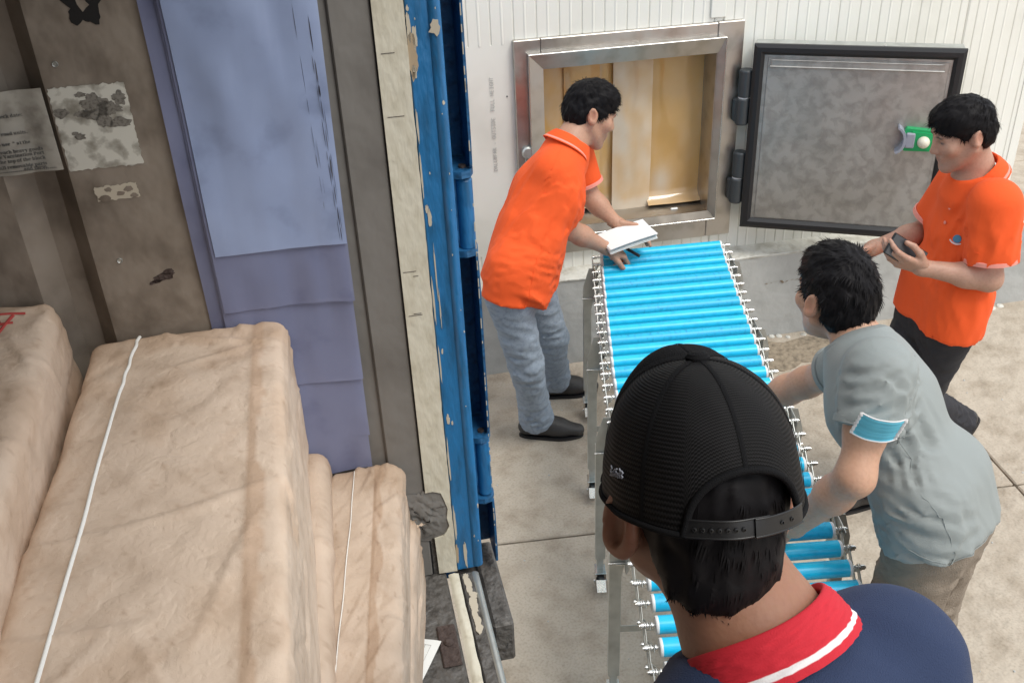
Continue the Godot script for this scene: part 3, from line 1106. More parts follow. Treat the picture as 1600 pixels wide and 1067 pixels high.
# ---------------------------------------------------------------- roller conveyor
func build_conveyor() -> void:
	var base := Vector3(0.58, 0, -2.4)
	var c := thing("roller_conveyor", "flexible roller conveyor with bright blue rollers on zinc legs, leading to the hatch", "conveyor", base)
	var body := Shape.new()
	var half := 0.255
	body.tube([Vector3(-half + 0.004, 0, 0), Vector3(half - 0.004, 0, 0)], 0.0220, 20, false)
	var caps := Shape.new()
	for s in [-1.0, 1.0]:
		caps.lathe([Vector2(0.0220, -0.004), Vector2(0.0224, 0.0), Vector2(0.0213, 0.003), Vector2(0.016, 0.0015), Vector2(0.011, 0.004), Vector2(0.0, 0.004)], Vector3(s * half, 0, 0), Vector3(s, 0, 0), 20)
	var rm := caps.mesh(body.mesh(null, M.roller), M.roller_cap)
	var axle := Shape.new()
	axle.tube([Vector3(-half - 0.042, 0, 0), Vector3(half + 0.042, 0, 0)], 0.0042, 8)
	for s in [-1.0, 1.0]:
		for w in [[0.010, 0.0085, 0.003], [0.0215, 0.0095, 0.002], [0.027, 0.0095, 0.002], [0.030, 0.0078, 0.008]]:
			axle.lathe([Vector2(0, 0), Vector2(w[1], 0), Vector2(w[1], w[2]), Vector2(0, w[2])], Vector3(s * (half + w[0]), 0, 0), Vector3(s, 0, 0), 6 if w[2] > 0.005 else 12)
	var am := axle.mesh()
	var stud := Shape.new()
	for s in [-1.0, 1.0]:
		stud.tube([Vector3(s * (half + 0.011), 0, 0), Vector3(s * (half + 0.036), 0, 0)], 0.0035, 8)
		stud.lathe([Vector2(0, 0), Vector2(0.008, 0), Vector2(0.008, 0.005), Vector2(0, 0.005)], Vector3(s * (half + 0.029), 0, 0), Vector3(s, 0, 0), 6)
	var stm := stud.mesh()
	var link := Shape.new()
	# bar between an upper axle and a lower pin one pitch on: 70 mm along, 62 mm down
	var ll := Vector2(0.070, 0.062).length()
	link.box(Vector3(-0.0015, -0.0085, -0.008), Vector3(0.0015, 0.0085, ll + 0.008), 0.001)
	var lm := link.mesh()
	var tilt := atan2(0.062, 0.070)
	var centre := func(s: float) -> float: return 0.566 + 0.0175 * pow(s - 1.6, 2.0) * (1.0 if s > 1.6 else 0.3)
	var spots: Array[float] = []
	var s := 3.692
	while s > 1.02:
		spots.append(s)
		s -= 0.0703
	for i in spots.size():
		var z := spots[i]
		var slope := 0.035 * (z - 1.6) if z > 1.6 else 0.0105 * (z - 1.6)
		var yaw := atan(slope) + 0.025
		var at := Vector3(centre.call(z) + rng.randf_range(-0.0015, 0.0015), 0.728, -z) - base
		var r := part("roller", rm, null, c, at, Vector3(0.0, yaw + rng.randf_range(-0.004, 0.004), 0))
		r.rotate_object_local(Vector3.RIGHT, rng.randf() * TAU)
		if i % 3 == 1:
			r.set_surface_override_material(0, M.roller_worn)
		part("axle", am, M.zinc_bright, r)
		if i > 0:
			part("link_pin", stm, M.zinc_bright, c, Vector3(centre.call(z), 0.725 - 0.062, -z) - base, Vector3(0, yaw, 0))
			for e in [-1.0, 1.0]:
				# this pin up to the roller before, and this roller down to the pin before
				var out := half + 0.016
				var b := Basis(Vector3.UP, yaw)
				var p1: Vector3 = Vector3(centre.call(z), 0.725 - 0.062, -z) - base + b * Vector3(e * (out + 0.010), 0, 0)
				part("link_bar", lm, M.zinc, c, p1, Vector3(-tilt, PI + yaw, 0))
				var p2: Vector3 = Vector3(centre.call(z), 0.725, -z) - base + b * Vector3(e * out, 0, 0)
				part("link_bar", lm, M.zinc, c, p2, Vector3(tilt, PI + yaw, 0))
	# legs
	for z in [3.55, 3.0, 2.5, 2.0, 1.45]:
		var x: float = centre.call(z)
		for e in [-1.0, 1.0]:
			var lx: float = x + e * 0.312 - base.x
			var lz: float = -z - base.z
			var leg := Shape.new()
			leg.box(Vector3(lx - 0.017, 0.14, lz - 0.002), Vector3(lx + 0.017, 0.64, lz + 0.001), 0.001)
			leg.box(Vector3(lx - 0.017, 0.14, lz - 0.022), Vector3(lx - 0.0145, 0.62, lz - 0.002))
			leg.box(Vector3(lx + 0.0145, 0.14, lz - 0.022), Vector3(lx + 0.017, 0.62, lz - 0.002))
			leg.box(Vector3(lx - 0.012, 0.09, lz - 0.020), Vector3(lx + 0.012, 0.34, lz - 0.004), 0.002)
			var lg := part("leg", leg.mesh(), M.zinc, c)
			var hd := Shape.new()
			var o := PackedVector2Array([Vector2(0.017, 0.55), Vector2(0.017, 0.655), Vector2(-0.006, 0.735), Vector2(-0.026, 0.735), Vector2(-0.026, 0.60), Vector2(-0.017, 0.55)])
			if e < 0:
				for i in o.size():
					o[i].x = -o[i].x
			hd.prism(o, 0.0012, 0.0035, Transform3D(Basis(), Vector3(lx, 0, lz)))
			var sd := PackedVector2Array([Vector2(-0.075, 0.64), Vector2(-0.02, 0.57), Vector2(0.02, 0.57), Vector2(0.075, 0.64), Vector2(0.075, 0.735), Vector2(-0.075, 0.735)])
			hd.prism(sd, -0.0012, 0.0012, Transform3D(Basis(Vector3.UP, PI / 2), Vector3(lx - e * 0.0275, 0, lz)))
			part("head_plate", hd.mesh(), M.zinc, lg)
			var tie := Shape.new()
			tie.box(Vector3(minf(lx, lx - e * 0.06), 0.598, lz - 0.02), Vector3(maxf(lx, lx - e * 0.06), 0.601, lz + 0.014))
			tie.tube([Vector3(lx + e * 0.022, 0.60, lz + 0.008), Vector3(lx - e * 0.08, 0.60, lz + 0.008)], 0.003, 6)
			part("tie_plate", tie.mesh(), M.zinc_bright, lg)
			var fk := Shape.new()
			for q in [-0.019, 0.017]:
				fk.box(Vector3(lx + q, 0.028, lz - 0.030), Vector3(lx + q + 0.002, 0.092, lz + 0.016), 0.001)
			fk.box(Vector3(lx - 0.020, 0.088, lz - 0.030), Vector3(lx + 0.020, 0.093, lz + 0.022), 0.002)
			var tr := Transform3D(Basis(Vector3.RIGHT, 0.55), Vector3(lx, 0.056, lz + 0.030))
			fk.box(Vector3(-0.016, -0.002, -0.012), Vector3(0.016, 0.002, 0.034), 0.001, tr)
			fk.box(Vector3(-0.016, 0.002, 0.026), Vector3(0.016, 0.008, 0.034), 0.001, tr)
			fk.lathe([Vector2(0, 0), Vector2(0.008, 0), Vector2(0.008, 0.044), Vector2(0, 0.044)], Vector3(lx - 0.022, 0.036, lz - 0.004), Vector3(1, 0, 0), 8)
			part("caster_fork", fk.mesh(), M.zinc_bright, lg)
			var wh := Shape.new()
			wh.lathe([Vector2(0, 0), Vector2(0.012, 0), Vector2(0.014, 0.004), Vector2(0.030, 0.003), Vector2(0.0355, 0.006), Vector2(0.0355, 0.024), Vector2(0.030, 0.027), Vector2(0.012, 0.026), Vector2(0, 0.026)], Vector3(lx - 0.013, 0.0360, lz - 0.004), Vector3(1, 0, 0), 24)
			part("caster_wheel", wh.mesh(), M.hinge, lg)
		var brace := Shape.new()
		brace.box(Vector3(x - 0.312 - base.x, 0.30, -z - base.z - 0.024), Vector3(x + 0.312 - base.x, 0.325, -z - base.z - 0.0225))
		part("cross_brace", brace.mesh(), M.zinc, c)


# ---------------------------------------------------------------- the container the picture is taken from
const FLOOR := 0.875

func build_container() -> void:
	var c := thing("freight_container", "open blue freight container with grimy brown corrugated lining, filling the left side", "container", CON, CON_YAW)
	var top := 3.27
	# corrugated lining: flats, dark turned-away flanks and bright flanks
	var pr: Array[Vector2] = []
	for k in range(18, -1, -1):
		var u := -0.6 - 0.28 * k
		pr.append_array([Vector2(u - 0.105, 0.0), Vector2(u - 0.066, -0.036), Vector2(u - 0.031, -0.036), Vector2(u, 0.0)])
	pr.append_array([Vector2(-0.424, 0.0), Vector2(-0.396, -0.034), Vector2(-0.362, -0.034), Vector2(-0.325, -0.004)])
	for i in pr.size() - 1:
		var sh := Shape.new()
		var a := pr[i]
		var b := pr[i + 1]
		if b.x < -1.3 and i % 4 != 0:
			pass
		var rows := 2
		var pts := PackedVector3Array()
		for j in rows:
			var y := lerpf(FLOOR, top, j / float(rows - 1))
			pts.append(Vector3(a.x, y, a.y))
			pts.append(Vector3(b.x, y, b.y))
		sh.patch(pts, rows, 2, false, null, Vector2.ONE, Vector3(0, 0, 1))
		if a.x > -1.2:
			part("lining_panel", sh.mesh(), M.liner, c)
		else:
			part("lining_panel", sh.mesh(), M.liner, c)
	var flat := Shape.new()
	flat.box(Vector3(-0.325, FLOOR, -0.030), Vector3(-0.130, top, -0.004))
	flat.box(Vector3(-0.130, FLOOR, -0.030), Vector3(-0.0585, top, 0.004), 0.003)
	part("grey_end_panel", flat.mesh(), M.grey_liner, c)
	var gap := Shape.new()
	gap.box(Vector3(-0.0600, FLOOR, -0.030), Vector3(-0.0560, top, 0.0015))
	part("sealing_gap", gap.mesh(), M.rubber, c)
	# cream painted inner face of the rear post with ragged lower edge and a torn corner
	var n := noise(80, 9.0, 4)
	var cp := PackedVector2Array()
	for i in 60:
		var y := lerpf(1.125, top, i / 59.0)
		cp.append(Vector2(-0.0560, y))
	for i in range(120, -1, -1):
		var y := lerpf(0.880, top, i / 120.0)
		cp.append(Vector2(-0.0012 + 0.0018 * n.get_noise_1d(y * 6.0), y))
	for q in [[-0.044, 0.882], [-0.046, 0.99], [-0.026, 0.994], [-0.018, 1.004], [-0.010, 1.02], [-0.014, 1.045], [-0.010, 1.07], [-0.017, 1.10], [-0.022, 1.118], [-0.040, 1.126]]:
		cp.append(Vector2(q[0], q[1]))
	var cr := Shape.new()
	cr.prism(cp, 0.0, 0.010)
	part("cream_post_lining", cr.mesh(), M.cream_paint, c)
	var bk := Shape.new()
	bk.box(Vector3(-0.055, FLOOR, -0.03), Vector3(0.0, 1.14, 0.0012))
	part("lining_backing", bk.mesh(), M.floor_plate, c)
	# thin dark scratches and seam along the cream strip
	var seam := Shape.new()
	for k in 7:
		var y := 0.95 + 1.3 * rng.randf()
		seam.box(Vector3(-0.052 + 0.02 * rng.randf(), y, 0.0102), Vector3(-0.028 + 0.02 * rng.randf(), y + 0.001, 0.0107))
	part("scratches", seam.mesh(), M.rust, c).set_meta("kind", "stuff")
	# torn sealing at the lower corner: crumpled dark sheet
	var torn := Shape.new()
	var tn := noise(81, 14.0, 4)
	var tp := PackedVector3Array()
	for i in 22:
		for j in 22:
			var a := i / 21.0
			var b := j / 21.0
			var e := sin(a * PI) * sin(b * PI)
			tp.append(Vector3(lerpf(-0.120, -0.006, b) + 0.008 * tn.get_noise_2d(a * 2.0, b), lerpf(0.985, 1.125, a) + 0.010 * tn.get_noise_2d(a, b * 2.0 + 5.0), 0.006 + e * (0.006 + 0.012 * tn.get_noise_2d(a * 2.2 + 3.0, b * 2.2))))
	torn.patch(tp, 22, 22, false, null, Vector2.ONE, Vector3(0, 0, 1))
	var tr_ := part("torn_sealing", torn.mesh(), M.grey_liner, c)
	tr_.set_meta("label", "crumpled torn dark sealing at the foot of the cream strip")
	# blue rear post: front face, rounded bead, returns
	var post := Shape.new()
	post.box(Vector3(0.0, 0.878, -0.05), Vector3(0.0435, top, 0.006), 0.002)
	part("corner_post", post.mesh(), M.blue, c)
	var bead := Shape.new()
	bead.tube([Vector3(0.0490, 0.885, 0.0), Vector3(0.0490, top, 0.0)], 0.0125, 18)
	part("post_bead", bead.mesh(), M.blue, c)
	var web := Shape.new()
	web.box(Vector3(0.0, 0.83, -0.16), Vector3(0.052, top, -0.052))
	web.box(Vector3(0.052, 0.845, -0.150), Vector3(0.1035, top, -0.120))
	part("post_web", web.mesh(), M.blue_dark, c)
	# hinge lugs, pins and the flange pieces between them
	var y0 := 0.846
	var spans := [[0.846, 1.040, 1.060, 1.212], [1.229, 1.668, 1.683, 1.832], [1.848, 2.285, 2.300, 2.450], [2.466, 2.9, 2.915, 3.06]]
	for s in spans:
		var fl := Shape.new()
		var o := PackedVector2Array([Vector2(-0.120, s[0]), Vector2(-0.036, s[0]), Vector2(-0.030, s[0] + 0.008), Vector2(-0.026, s[0] + 0.05), Vector2(-0.026, s[1] - 0.03), Vector2(-0.034, s[1]), Vector2(-0.120, s[1])])
		# outline in (w, y), thickness along u
		fl.prism(o, 0.0, 0.005, Transform3D(Basis(Vector3(0, 0, 1), Vector3(0, 1, 0), Vector3(1, 0, 0)), Vector3(0.0985, 0, 0)))
		part("door_flange", fl.mesh(), M.blue_dark, c)
		for y in [s[1] + 0.001, s[3] + 0.001]:
			var lug := Shape.new()
			var lo := PackedVector2Array([Vector2(0.052, -0.120), Vector2(0.106, -0.120), Vector2(0.106, -0.046), Vector2(0.098, -0.026), Vector2(0.080, -0.020), Vector2(0.052, -0.030)])
			lug.prism(lo, y, y + 0.014, Transform3D(Basis(Vector3(1, 0, 0), Vector3(0, 0, 1), Vector3(0, 1, 0)), Vector3.ZERO))
			part("hinge_lug", lug.mesh(), M.blue_dark, c)
			var bolt := Shape.new()
			bolt.lathe([Vector2(0.008, 0), Vector2(0.008, 0.005), Vector2(0, 0.005)], Vector3(0.086, y + 0.014, -0.048), Vector3.UP, 6)
			part("hinge_bolt", bolt.mesh(), M.rust, c)
		var pin := Shape.new()
		pin.lathe([Vector2(0.0, 0), Vector2(0.0135, 0.0), Vector2(0.0165, 0.006), Vector2(0.0165, s[3] - s[2] - 0.004), Vector2(0.014, s[3] - s[2]), Vector2(0.0, s[3] - s[2])], Vector3(0.0865, s[2] - 0.004, -0.044), Vector3.UP, 22)
		part("hinge_pin", pin.mesh(), M.blue, c)
	# flaked paint on the post
	var flakes := [[0.006, 2.077, 0.0085, 0.036, 1], [0.012, 2.108, 0.004, 0.020, 0], [0.0035, 2.125, 0.003, 0.026, 0], [0.006, 2.05, 0.004, 0.012, 0], [0.010, 1.775, 0.0035, 0.016, 0], [0.006, 1.792, 0.003, 0.008, 0], [0.022, 0.925, 0.0035, 0.035, 0], [0.010, 1.31, 0.003, 0.012, 0], [0.018, 1.30, 0.002, 0.005, 0], [0.003, 1.95, 0.0018, 0.03, 0], [0.002, 1.86, 0.0014, 0.04, 0], [0.012, 1.66, 0.0012, 0.05, 0], [0.014, 1.58, 0.0010, 0.04, 0], [0.003, 1.60, 0.0016, 0.05, 0], [0.004, 1.45, 0.0016, 0.04, 0], [0.003, 1.2, 0.0018, 0.05, 0], [0.004, 1.02, 0.0024, 0.05, 0], [0.003, 0.93, 0.003, 0.03, 1]]
	for k in flakes.size():
		var q = flakes[k]
		var sh := Shape.new()
		sh.prism(stain(300 + k, Vector2(q[2], q[3]) * 1.05, 30), -0.001, 0.0009, Transform3D(Basis(), Vector3(q[0], q[1], 0.006)))
		var flk := part("flaked_paint", sh.mesh(), M.chip_brown if q[4] == 1 else M.chip, c)
		flk.set_meta("label", "bare flaked spot in the blue paint")
	var specks := Shape.new()
	for k in 26:
		var y := 0.92 + 1.4 * rng.randf()
		var on_bead := rng.randf() < 0.45
		var r := 0.0007 + 0.0022 * rng.randf() * rng.randf()
		if on_bead:
			var a := rng.randf_range(-0.5, 1.0)
			specks.prism(stain(400 + k, Vector2(r, r * (1.0 + 2.0 * rng.randf())), 9), -0.0006, 0.0006, Transform3D(Basis(Vector3.UP, a), Vector3(0.049 + 0.0125 * sin(a), y, 0.0125 * cos(a))))
		else:
			specks.prism(stain(400 + k, Vector2(r, r * (1.0 + 2.5 * rng.randf())), 9), -0.0006, 0.0006, Transform3D(Basis(), Vector3(0.002 + 0.040 * rng.randf() * rng.randf(), y, 0.006)))
	specks.prism(stain(499, Vector2(0.0095, 0.013), 14), -0.001, 0.0012, Transform3D(Basis(Vector3.UP, -0.1), Vector3(0.0475, 2.124, 0.0124)))
	for k in 40:
		var y := 0.9 + 1.4 * rng.randf()
		specks.box(Vector3(0.0985, y, -0.0255 - 0.003 * rng.randf()), Vector3(0.1005, y + 0.004 + 0.02 * rng.randf(), -0.0250))
	var sp := part("paint_specks", specks.mesh(), M.chip, c)
	sp.set_meta("kind", "stuff")
	# stickers and leftovers on the lining
	build_stickers(c)
	# sill
	var pl := Shape.new()
	pl.box(Vector3(-6.0, FLOOR - 0.03, -0.04), Vector3(-0.028, FLOOR, 2.36), 0.004)
	part("floor_plate", pl.mesh(), M.floor_plate, c)
	var rib := Shape.new()
	rib.box(Vector3(-0.075, FLOOR, 0.168), Vector3(-0.034, FLOOR + 0.006, 0.285), 0.003)
	rib.lathe([Vector2(0.011, 0), Vector2(0.011, 0.003), Vector2(0.007, 0.008), Vector2(0, 0.009)], Vector3(-0.054, FLOOR + 0.006, 0.222), Vector3.UP, 14)
	part("bolted_plate", rib.mesh(), M.rust, c)
	var cs := Shape.new()
	var wn := noise(82, 6.0, 4)
	var wpts := PackedVector3Array()
	for i in 90:
		var w := lerpf(0.015, 2.30, i / 89.0)
		for j in 7:
			var t := j / 6.0
			wpts.append(Vector3(lerpf(-0.0235, 0.0005, t) + 0.0022 * wn.get_noise_2d(w * 9.0, t * 2.0), FLOOR + 0.001 + 0.0045 * sin(t * PI) + 0.0025 * wn.get_noise_2d(w * 6.0 + 7.0, t * 5.0), w))
	cs.patch(wpts, 90, 7, false, null, Vector2.ONE, Vector3.UP)
	part("cream_sill_strip", cs.mesh(), M.cream_paint, c)
	var sill := Shape.new()
	sill.box(Vector3(0.003, 0.80, 0.012), Vector3(0.034, 0.873, 2.33), 0.003)
	part("sill_beam", sill.mesh(), M.floor_plate, c)
	var edge := Shape.new()
	edge.tube([Vector3(0.0375, 0.8640, 0.014), Vector3(0.0375, 0.8640, 2.33)], 0.0105, 16)
	part("worn_sill_edge", edge.mesh(), M.zinc, c)
	var wear := Shape.new()
	for k in 9:
		wear.prism(stain(520 + k, Vector2(0.006 + 0.004 * rng.randf(), 0.012 + 0.012 * rng.randf()), 18), -0.001, 0.0012, Transform3D(Basis(Vector3.RIGHT, -PI / 2), Vector3(0.014 + 0.010 * rng.randf(), 0.873 + 0.0003 * k, 0.030 + 0.020 * k)))
	part("flaked_sill_paint", wear.mesh(), M.chip, c)
	var blk := Shape.new()
	blk.box(Vector3(0.055, 0.70, -0.14), Vector3(0.104, 0.822, 0.145), 0.006)
	blk.box(Vector3(0.0, 0.66, -0.14), Vector3(0.055, 0.798, 0.145))
	blk.lathe([Vector2(0.006, 0), Vector2(0.006, 0.003), Vector2(0, 0.003)], Vector3(0.090, 0.752, 0.145), Vector3(0, 0, 1), 10)
	part("corner_block", blk.mesh(), M.floor_plate, c)
	# the rest of the box: roof, far side, back end, outside skin, underframe
	var sk := Shape.new()
	sk.box(Vector3(-6.0, top, -0.16), Vector3(0.05, top + 0.06, 2.42))
	sk.box(Vector3(-6.0, FLOOR, 2.36), Vector3(0.05, top, 2.42))
	sk.box(Vector3(-6.06, FLOOR - 0.1, -0.16), Vector3(-6.0, top + 0.06, 2.42))
	part("inner_skin", sk.mesh(), M.liner, c)
	var os := Shape.new()
	os.box(Vector3(-6.0, FLOOR - 0.08, -0.165), Vector3(-0.002, top + 0.06, -0.060))
	os.box(Vector3(-6.0, FLOOR - 0.17, -0.16), Vector3(-0.032, FLOOR - 0.031, 2.42))
	part("outer_skin", os.mesh(), M.blue, c)
	var uf := Shape.new()
	for w in [0.35, 1.85]:
		uf.box(Vector3(-5.9, 0.42, w), Vector3(-0.4, FLOOR - 0.17, w + 0.12), 0.01)
	part("underframe", uf.mesh(), M.black, c)
	for u in [-1.6, -2.7]:
		for w in [0.12, 2.0]:
			var wh := Shape.new()
			wh.lathe([Vector2(0, 0), Vector2(0.24, 0.01), Vector2(0.42, 0.03), Vector2(0.45, 0.08), Vector2(0.45, 0.20), Vector2(0.42, 0.25), Vector2(0, 0.26)], Vector3(u, 0.45, w), Vector3(0, 0, 1), 30)
			part("road_wheel", wh.mesh(), M.rubber, c)


func torn_outline(seed_: int, w: float, h: float, rough: float, step := 0.004) -> PackedVector2Array:
	var n := noise(seed_, 90.0, 5)
	var out := PackedVector2Array()
	for e in [[Vector2(0, 0), Vector2(w, 0)], [Vector2(w, 0), Vector2(w, h)], [Vector2(w, h), Vector2(0, h)], [Vector2(0, h), Vector2(0, 0)]]:
		var l: float = (e[1] - e[0]).length()
		var k := int(l / step)
		var side: Vector2 = (e[1] - e[0]).orthogonal().normalized()
		for i in k:
			var p: Vector2 = e[0].lerp(e[1], i / float(k))
			out.append(p + side * rough * n.get_noise_2d(p.x, p.y))
	return out


func build_stickers(c: Node3D) -> void:
	# white torn sticker with grey worn places
	var a := Shape.new()
	var ol := torn_outline(90, 0.121, 0.142, 0.0035, 0.002)
	a.prism(ol, 0.0004, 0.0012)
	var s := part("torn_white_sticker", a.mesh(), tri_map(mat(lin(0.62, 0.61, 0.55), 0.7), 4.0, cloud(91, 0.010, [[0.0, 0.35, 0.33, 0.30], [0.38, 0.72, 0.71, 0.70], [0.5, 1.0, 1.0, 1.0], [1.0, 1.0, 1.0, 1.0]], 512, 6)), c, Vector3(-0.597, 1.937, 0.0))
	s.set_meta("label", "torn white sticker with worn grey patch")
	var grime := Shape.new()
	for q in [[0.068, 0.110, 0.026, 0.019], [0.088, 0.100, 0.022, 0.014], [0.078, 0.083, 0.014, 0.016], [0.098, 0.076, 0.020, 0.010], [0.060, 0.093, 0.020, 0.010], [0.032, 0.058, 0.010, 0.006], [0.024, 0.064, 0.006, 0.004], [0.012, 0.100, 0.013, 0.009], [0.108, 0.117, 0.012, 0.013], [0.048, 0.128, 0.010, 0.005], [0.045, 0.096, 0.014, 0.007]]:
		grime.prism(stain(int(q[0] * 9000 + q[1] * 7000), Vector2(q[2], q[3]) * 0.85, 40), 0.0011, 0.0017, Transform3D(Basis(), Vector3(q[0], q[1], 0)))
	part("worn_patch", grime.mesh(), tri_map(mat(lin(0.23, 0.215, 0.19), 0.8), 14.0, cloud(92, 0.02, [[0.0, 0.35, 0.34, 0.32], [0.5, 0.9, 0.9, 0.9], [1.0, 1.0, 1.0, 1.0]])), s)
	# printed sheet at the far left
	var b := Shape.new()
	var pts := PackedVector3Array()
	for i in 12:
		for j in 24:
			var u := -0.80 + 0.195 * j / 23.0
			var y := lerpf(1.943, 2.083, i / 11.0) - 0.02 * (-0.605 - u)
			var back := 0.0
			pts.append(Vector3(u, y, 0.003 + back + 0.0025 * sin(u * 90.0)))
	b.patch(pts, 12, 24, false, null, Vector2.ONE, Vector3(0, 0, 1))
	var p := part("printed_paper", b.mesh(), tri_map(mat(lin(0.44, 0.42, 0.38), 0.75), 3.0, cloud(93, 0.012, [[0.0, 0.50, 0.48, 0.46], [0.5, 0.9, 0.9, 0.88], [1.0, 1.0, 1.0, 1.0]])), c)
	p.set_meta("label", "dirty paper sheet with lines of small print")
	var fnt := SystemFont.new()
	fnt.font_names = PackedStringArray(["Droid Serif"])
	fnt.font_weight = 700
	var lines := [["check date:", 2.043], ["road units.", 2.014], ["to use  \" at the", 1.997], ["with each heavy goods", 1.984], ["The Vaccination Port", 1.9765], ["at the top of the block", 1.968], ["all removable parts", 1.958], ["and them.", 1.952]]
	for l in lines:
		var tm := TextMesh.new()
		tm.font = fnt
		tm.text = l[0]
		tm.font_size = 24
		tm.pixel_size = 0.00032
		tm.depth = 0.0003
		tm.horizontal_alignment = HORIZONTAL_ALIGNMENT_RIGHT
		part("print_line", tm, M.ink, p, Vector3(-0.628 - (0.016 if l[1] > 1.99 else 0.0), l[1], 0.0062), Vector3(0, 0, 0.02))
	var dots := Shape.new()
	for k in 60:
		dots.box(Vector3(-0.80 + 0.0031 * k, 1.9475, 0.0055), Vector3(-0.80 + 0.0031 * k + 0.0016, 1.9487, 0.0062))
	part("print_line", dots.mesh(), M.ink, p)
	# small strip label
	var d := Shape.new()
	d.prism(torn_outline(94, 0.071, 0.0265, 0.004, 0.003), 0.0004, 0.0010, Transform3D(Basis(Vector3(0, 0, 1), 0.03), Vector3.ZERO))
	var lab := part("small_strip_label", d.mesh(), M.chip, c, Vector3(-0.566, 1.877, 0.0))
	lab.set_meta("label", "small torn pale strip label")
	var wipe := Shape.new()
	for q in [[0.012, 0.006, 0.006], [0.040, 0.012, 0.004], [0.055, 0.018, 0.005], [0.022, 0.020, 0.004], [0.062, 0.006, 0.004]]:
		wipe.prism(stain(int(q[0] * 9000), Vector2(q[2] * 1.6, q[2]), 20), 0.0009, 0.0014, Transform3D(Basis(), Vector3(q[0], q[1], 0)))
	part("worn_patch", wipe.mesh(), M.liner, lab)
	# round black sticker cut by the picture's upper edge
	var r := Shape.new()
	var ro := stain(95, Vector2(0.027, 0.030), 40)
	r.prism(ro, 0.0004, 0.0010)
	var rs := part("round_black_sticker", r.mesh(), M.black, c, Vector3(-0.511, 2.204, 0.0))
	rs.set_meta("label", "round black sticker with a torn pale shape in it")
	var bird := Shape.new()
	bird.prism(PackedVector2Array([Vector2(-0.014, 0.016), Vector2(-0.007, 0.012), Vector2(-0.006, 0.002), Vector2(0.0, -0.010), Vector2(0.006, -0.004), Vector2(0.012, 0.000), Vector2(0.008, 0.005), Vector2(0.006, 0.014), Vector2(0.012, 0.022), Vector2(-0.004, 0.022)]), 0.0009, 0.0015)
	part("pale_tear", bird.mesh(), M.liner, rs)
	for q in [Vector2(-0.574, 2.117), Vector2(-0.557, 1.762)]:
		var sc := Shape.new()
		sc.lathe([Vector2(0.0, 0.001), Vector2(0.003, 0.001), Vector2(0.0042, 0.0025), Vector2(0.0052, 0.0)], Vector3(q.x, q.y, 0), Vector3(0, 0, 1), 14)
		part("screw_head", sc.mesh(), M.zinc, c)
	var scuff := Shape.new()
	for q in [[-0.490, 1.720, 0.020, 0.007], [-0.505, 1.712, 0.012, 0.004], [-0.478, 1.728, 0.010, 0.006]]:
		scuff.prism(stain(int(q[0] * -9000), Vector2(q[2], q[3]), 40), -0.001, 0.0007, Transform3D(Basis(Vector3(0, 0, 1), 0.2), Vector3(q[0], q[1], 0)))
	part("scuff_mark", scuff.mesh(), M.rust, c)


# ---------------------------------------------------------------- film sheets hung on the lining
func build_sheets() -> void:
	# u0, u1, bottom, distance from the lining, bottom skew
	var spec := [[-0.425, -0.150, 1.222, 0.006, 0.0, "violet lowest film sheet darkened with painted shade, its hem just above the sacks"], [-0.402, -0.146, 1.308, 0.010, 0.002, "violet film sheet, fourth from the top, hem above the lowest sheet"], [-0.398, -0.143, 1.452, 0.014, 0.004, "violet film sheet in the middle of the hung layers"], [-0.394, -0.138, 1.632, 0.018, 0.006, "mid blue film sheet, second from the top, just under the pale sheet"], [-0.388, -0.128, 1.752, 0.022, 0.004, "pale blue uppermost film sheet with dark vertical streaks"]]
	for k in spec.size():
		var s = spec[k]
		var sh := Shape.new()
		var n := noise(100, 2.0, 3)
		var pts := PackedVector3Array()
		var front: float = s[3]
		var w: float = s[1] - s[0]
		for i in 50:
			for j in 21:
				var t := i / 49.0
				var a := j / 20.0
				var y := lerpf(3.2, s[2] + s[4] * (1.0 - a), t)
				var u: float = lerpf(s[0], s[1], a) - (0.022 if k == 4 else 0.012) * t * a * 1.0
				var flare := 0.010 * smoothstep(0.75, 1.0, t)
				pts.append(Vector3(u - s[0], y - s[2], 0.009 * n.get_noise_2d(u * 3.0, y * 1.2) + 0.5 * flare * (0.6 + 0.4 * sin(a * 5.0 + k))))
		sh.patch(pts, 50, 21, false, null, Vector2.ONE, Vector3(0, 0, 1))
		var o := solo("film_sheet", sh.mesh(), M.film if k == 4 else M.film_shaded, s[5], "film sheet", con(s[0], s[2], front + (0.004 if k == 0 else 0.0)), CON_YAW, "film sheets hung on the container lining")
		if k == 4:
			var st := Shape.new()
			for q in [[0.226, 0.005, 0.40, 0.0015], [0.2225, 0.005, 0.33, 0.0006], [0.2290, 0.02, 0.22, 0.0005], [0.203, 0.06, 0.46, 0.0005], [0.208, 0.10, 0.20, 0.0004]]:
				var y: float = q[1]
				while y < q[2]:
					var l := 0.02 + 0.05 * rng.randf()
					var wd: float = q[3] * (0.4 + 0.7 * rng.randf())
					var bx := []
					for e in [[0.0, 0.0], [1.0, 0.3], [1.0, 0.8], [0.0, 1.0], [-0.6, 0.5]]:
						var yy: float = y + l * e[1]
						var uu: float = q[0] + wd * e[0] + 0.004 * (1.0 - yy / 0.45)
						var i := clampi(int(round((1.448 - yy) / 1.448 * 49.0)), 0, 49)
						var j := clampi(int(round(uu / w * 20.0)), 0, 20)
						bx.append(Vector3(uu, yy, pts[i * 21 + j].z + 0.0016))
					st.poly(bx, Vector3(0, 0, 1))
					y += l * (0.85 + 0.5 * rng.randf())
			part("dark_streak", st.mesh(), mat(lin(0.07, 0.075, 0.10), 0.5), o)


